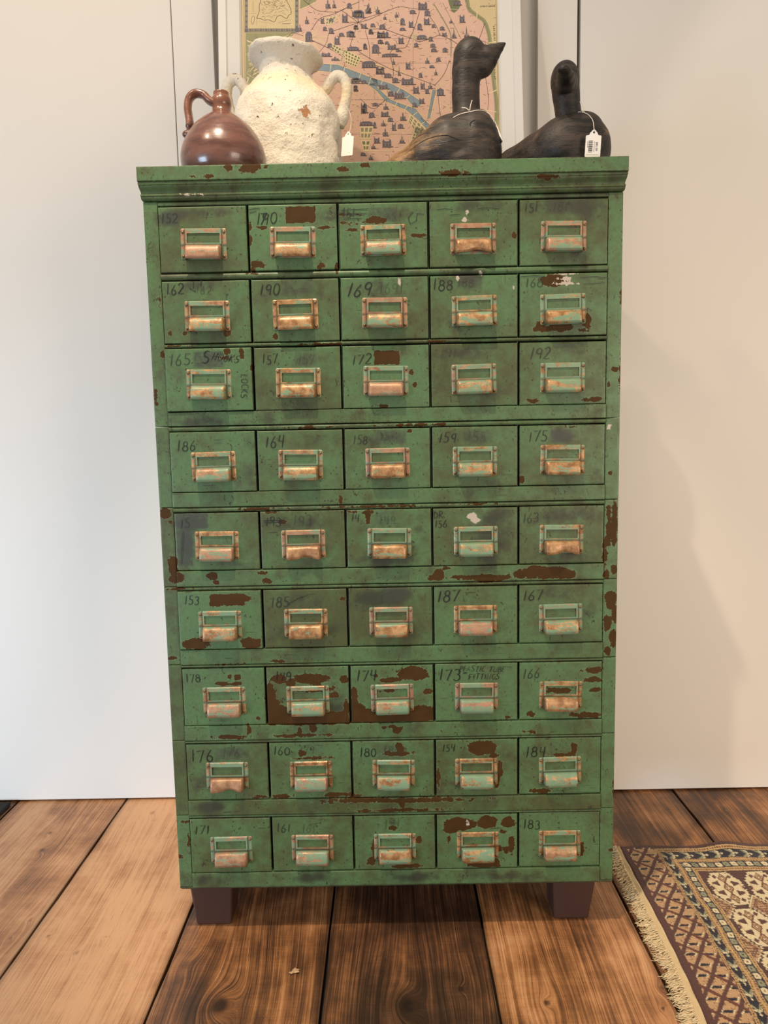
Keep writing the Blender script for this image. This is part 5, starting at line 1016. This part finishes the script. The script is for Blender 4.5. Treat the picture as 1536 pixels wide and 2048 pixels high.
# ------------------------------------------------------------------ rug
def rug():
    R0 = empty('patterned_rug', (.60, 0.0, 0), 'brown, tan and cream fringed wool rug with medallions, right of the cabinet', 'rug')
    du = .0017; us = np.arange(0, .80, du); vs = np.arange(0, .95, du); U, Vv = np.meshgrid(us, vs, indexing='ij')
    jit = (RNG.random(U.shape)-.5)*.0014; jit2 = (RNG.random(U.shape)-.5)*.0014; u = U+jit; v = Vv+jit2
    u = u+.0012*np.sin(v*40)+.0008*np.sin(v*93+1); v = v+.0010*np.sin(u*55)
    C = lambda r, g, b: np.array(lin(r, g, b)[:3])
    BR, TAN, NAVY, CREAM, SAGE, RED, BEI = C(92, 54, 46), C(204, 162, 118), C(36, 30, 42), C(238, 218, 176), C(156, 154, 122), C(120, 66, 46), C(206, 168, 112)
    col = np.empty(U.shape+(3,)); col[:] = BR
    fr = lambda x: x-np.floor(x)
    veq = np.interp(v, [0, .013, .032, .058, .074, .093, .11, .2], [0, .086, .095, .110, .1255, .141, .152, .242])
    ue = u.copy(); e = np.where(u < .086, u, np.minimum(u, np.maximum(veq, .086)))
    s = np.where(u < veq, v, u)              # run along the band
    lat = (u > .0175) & (u < .086) & (v > .012)
    col[lat] = TAN
    p1 = fr((v+1.55*u)/.056); p2 = fr((v-.85*u+.01)/.056); p3 = fr((v-.85*u+.012)/.028)
    dash = (np.abs(fr(v/.0280+.0)-.5) < .115) & (p1 > .34) & (p1 < .84)
    col[lat & dash] = NAVY
    col[lat & (np.abs(fr(v/.0280)-.5) < .19) & ((np.abs(p1-.30) < .04) | (np.abs(p1-.88) < .04))] = CREAM
    spk = (RNG.random(U.shape) < .10); col[lat & spk & (np.abs(p1-.5) > .12)] = RED
    thin = lat & (p2 < .17); col[thin] = RED*.75+BR*.25
    thick = lat & (p1 < .23); col[thick] = BR*1.08
    col[lat & (np.abs(p1-.245) < .018)] = RED*.6
    def stripe(a, b):
        m_ = (e >= a) & (e < b); col[m_] = BEI
        mid = (a+b)/2; n_ = 2 if b-a > .012 else 1
        for k_ in range(n_):
            cc = a+(b-a)*(k_+.5)/n_
            col[m_ & (np.abs(e-cc) < .0014) & (fr(s/.0062) < .62)] = RED
        col[m_ & ((np.abs(e-a) < .0011) | (np.abs(e-b) < .0011))] = NAVY*1.4
    sel = (u >= .086)
    stripe(.086, .095)
    band = sel & (e >= .095) & (e < .110); t = np.abs((e-.1025)/.0075); ph = fr(s/.036+.42*t); ph2 = fr(s/.018-.5*t)
    col[band] = NAVY; col[band & (ph > .30) & (ph < .58)] = SAGE; col[band & (ph > .58) & (ph < .72) & (ph2 < .6)] = CREAM; col[band & (ph > .36) & (ph < .5) & (t < .35)] = CREAM*.9+.0
    stripe(.110, .1255)
    band = sel & (e >= .1255) & (e < .141); cc = (fr(s/.0185)-.5)*.0185; d = np.sqrt(np.minimum(1e9, (cc/.0074)**4+((e-.1333)/.0062)**4)); alt = np.floor(s/.0185) % 2
    col[band] = NAVY*1.2; m_ = band & (d < 1); col[m_] = SAGE; m2 = m_ & (alt > .5); col[m2] = CREAM; col[m_ & (d < .05)] = NAVY
    stripe(.141, .152)
    fld = sel & (e >= .152); col[fld] = BR
    for i in range(-1, 8):
        for j in range(-1, 8):
            cu, cv = .1975+.0860*i, .170+.1265*j
            a, b = (u-cu), (v-cv)
            if np.abs(a).min() > .05: pass
            A_, B_ = np.abs(a), np.abs(b)
            tooth = .10*(np.abs(fr(b/.0085+a/.05)-.5)*2)-.05
            med = fld & (np.maximum(np.maximum(A_/.0400, B_/.0600), A_/.0560+B_/.0920)+tooth < 1.0)
            if not med.any(): continue
            inner = med & (np.maximum(np.maximum(A_/.0400, B_/.0600), A_/.0560+B_/.0920)+tooth < .93)
            col[med] = BR*.6; col[inner] = CREAM
            for cb in (-.036, 0, .036):      # chain of small diamonds up the middle
                dd_ = A_/.0105+np.abs(b-cb)/.0175
                col[inner & (dd_ < 1)] = BR; col[inner & (dd_ < .80)] = TAN*.92; col[inner & (dd_ < .42)] = BR*1.2; col[inner & (dd_ < .26)] = CREAM
            col[inner & (np.abs(A_-.6*np.abs(B_-.018)) < .0012) & (A_ < .012)] = RED
            for sx in (-1, 1):
                for sy in (-1, 1):
                    tx, ty = sx*a-.0215, sy*b-.0165
                    col[inner & (tx > -.0075) & (tx < .0085) & (np.abs(ty) < .0030+(.0085-tx)*.42)] = BR*1.05
                    tx, ty = sx*a-.0165, sy*b-.0405
                    col[inner & (np.abs(tx)/.0060+np.abs(ty)/.0075 < 1)] = BR*1.2
                    col[inner & (np.abs(sx*a-.0305) < .0010) & (B_ < .016)] = TAN
                col[inner & (np.abs(sx*a-.0345)/.0035+B_/.009 < 1)] = BR
            # small diamond between
            a2, b2 = u-(cu+.043), v-(cv+.0633); dd = np.abs(a2)/.029+np.abs(b2)/.040
            mm = fld & (dd < 1); col[mm & (dd > .86)] = CREAM; col[mm & (dd <= .86)] = TAN*.95; col[mm & (dd < .62) & (dd > .52)] = BR; col[mm & (dd < .45) & (dd > .36)] = RED; col[mm & (fr(b2/.008) < .25) & (dd < .8)] = BR*1.3
    col[(v < .0125) | (u < .0172)] = BR
    bl = 1+(RNG.random(U.shape)-.5)*.22; col = col*bl[..., None]
    t = Vv; xe = .5569-.0285*t+.0905*t**2-.203*t**3; xe = np.where(t > .56, .5569-.0285*.56+.0905*.56**2-.203*.56**3-(t-.56)*.09, xe)
    fade = np.exp(-U/.25); xe2 = xe*fade+(1-fade)*(.5545-.018*t-.018*t**2)
    X = xe2+U; Y = .288+.002*np.sin(U*22)-Vv
    Z = .0065+.0006*np.sin(U*31+Vv*17)+.0125*np.exp(-((U-.26)/.055)**2)*np.exp(-Vv/.045)+(RNG.random(U.shape)-.5)*.0010
    ed = np.minimum(U, Vv); Z = Z*np.clip(.35+ed/.004*.65, .35, 1)
    nv = len(vs); I = np.arange(U.size).reshape(U.shape); Fc = np.stack([I[:-1, :-1].ravel(), I[:-1, 1:].ravel(), I[1:, 1:].ravel(), I[1:, :-1].ravel()], 1).tolist()
    VV = np.stack([X.ravel(), Y.ravel(), Z.ravel()], 1).tolist()
    # turned-down edge
    n0 = len(VV); ring = [I[0, j] for j in range(nv-1, -1, -1)]+[I[i, 0] for i in range(1, len(us))]
    VV += [(VV[r][0], VV[r][1], .0004) for r in ring]
    Fc += [(ring[i], n0+i, n0+i+1, ring[i+1]) for i in range(len(ring)-1)]
    rgba = np.concatenate([col.reshape(-1, 3), np.ones((U.size, 1))], 1); rgba = np.concatenate([rgba, np.array([list(BR)+[1]]*len(ring))])
    k = NT('knotted_wool_pile'); o = k.obj(); c = k.attr('dye').outputs['Color']; f = k.noise(o, 900, 2, .6)
    c = k.mix(k.sstep(f, .35, .7, 0, .35), c, (.02, .012, .01, 1)); k.base(c); k.rough(.92); k.b.inputs['Specular IOR Level'].default_value = .15
    k.b.inputs['Sheen Weight'].default_value = .25; k.bump(f, .6, .002)
    pile = mesh('rug_pile', VV, Fc, k.mat, R0, True, {'dye': rgba}); parent_offset(pile, R0)
    # woven end and knotted fringe along the left edge
    WOOL = flat('cream_fringe_wool', (226, 200, 156), .9, 0, .1, 300)
    q = MB(); ts = np.linspace(-.002, .93, 260); rr = random.Random(9)
    def xedge(t): return float(np.interp(t, vs, xe[0]))
    Vb = []
    for t_ in ts:
        wd = .0155*(.55+.45*min(1, t_/.10))+.002*math.sin(t_*60)
        for k_ in range(5): Vb.append((xedge(max(0, t_))+.002-wd*k_/4, .288-t_, .0052-.0006*k_+.0007*math.sin(t_*90+k_)))
    q.add(Vb, [(i*5+j, i*5+j+1, (i+1)*5+j+1, (i+1)*5+j) for i in range(len(ts)-1) for j in range(4)])
    o = q.build('fringe_band', WOOL, R0, True); sd = o.modifiers.new('thick', 'SOLIDIFY'); sd.thickness = .003; sd.offset = -1; parent_offset(o, R0)
    q = MB(); t_ = 0.0
    while t_ < .62:
        clump = rr.uniform(-.5, .5); L0 = rr.uniform(.026, .040)*(.45+.55*min(1, t_/.07)); nn = rr.randrange(9, 14); curl = rr.uniform(-1.6, 1.6)
        for j in range(nn):
            tt = t_+rr.uniform(0, .009); x0 = xedge(tt)-.011*(.6+.4*min(1, tt/.1)); ang = clump*.4+rr.uniform(-.2, .2); L = L0*rr.uniform(.65, 1.1); pts = []; cur = curl+rr.uniform(-1.0, 1.0); cz = rr.uniform(.0022, .0072)
            px_, py_, a_ = x0, .288-tt, math.pi+ang+.15; ph_ = rr.uniform(0, 6.3)
            for m_ in range(11):
                pts.append((px_, py_, max(.0012, cz*(1-m_/13)+.0012*math.sin(m_*1.1+j)))); px_ += math.cos(a_)*L/10; py_ += math.sin(a_)*L/10; a_ += cur/10*(m_/5)+.42*math.sin(m_*1.25+ph_)*.6
            q.tube(pts, [.0010]*7+[.0009, .0008, .0006, .0004], 4)
        t_ += .0075
    o = q.build('fringe', WOOL, R0, True); o['kind'] = 'stuff'; parent_offset(o, R0)
rug()

# ------------------------------------------------------------------ small things on the floor
sc_ = at_z(590, 1945, 0)
q = MB(); out = [(-.012, -.004), (-.007, -.002), (-.006, .004), (-.001, .008), (.002, .005), (.009, .006), (.006, .002), (.009, -.003), (.003, -.004), (-.002, -.003), (-.006, -.007)]
top = [(x, y, .0018+.002*math.sin(x*300+y*200)*.6+.0012) for x, y in out]; bot = [(x, y, max(.0002, z-.0006)) for x, y, z in top]; n = len(out)
q.add(top+bot+[(0, 0, .0042), (0, 0, .0035)], [(i, (i+1) % n, 2*n) for i in range(n)]+[(n+(i+1) % n, n+i, 2*n+1) for i in range(n)]+[(n+i, n+(i+1) % n, (i+1) % n, i) for i in range(n)])
o = q.build('paper_scrap', flat('pale_dry_scrap', (196, 158, 118), .8, 0, .1, 200), None); o.location = (sc_[0], sc_[1], 0)
tag(o, 'tiny torn pale scrap lying on the dark floorboard before the cabinet', 'scrap')
q = MB(); q.box(-1.75, -1.098, .10, .5535, .0004, .0105); o = q.build('floor_mat', flat('black_ribbed_mat', (44, 42, 40), .95, 0, .35, 400), None); bevel(o, .004, 2)
tag(o, 'corner of a black textured floor mat by the left wall', 'mat')

for o in COL.objects:
    b = o.name.split('.')[0]
    if b == 'cup_pull': o['label'] = 'brass cup pull with green paint rubbed away'
    elif b == 'label_holder': o['label'] = 'riveted brass card frame with worn green paint'
    elif b == 'foot': o['label'] = 'dark brown tapered foot block'
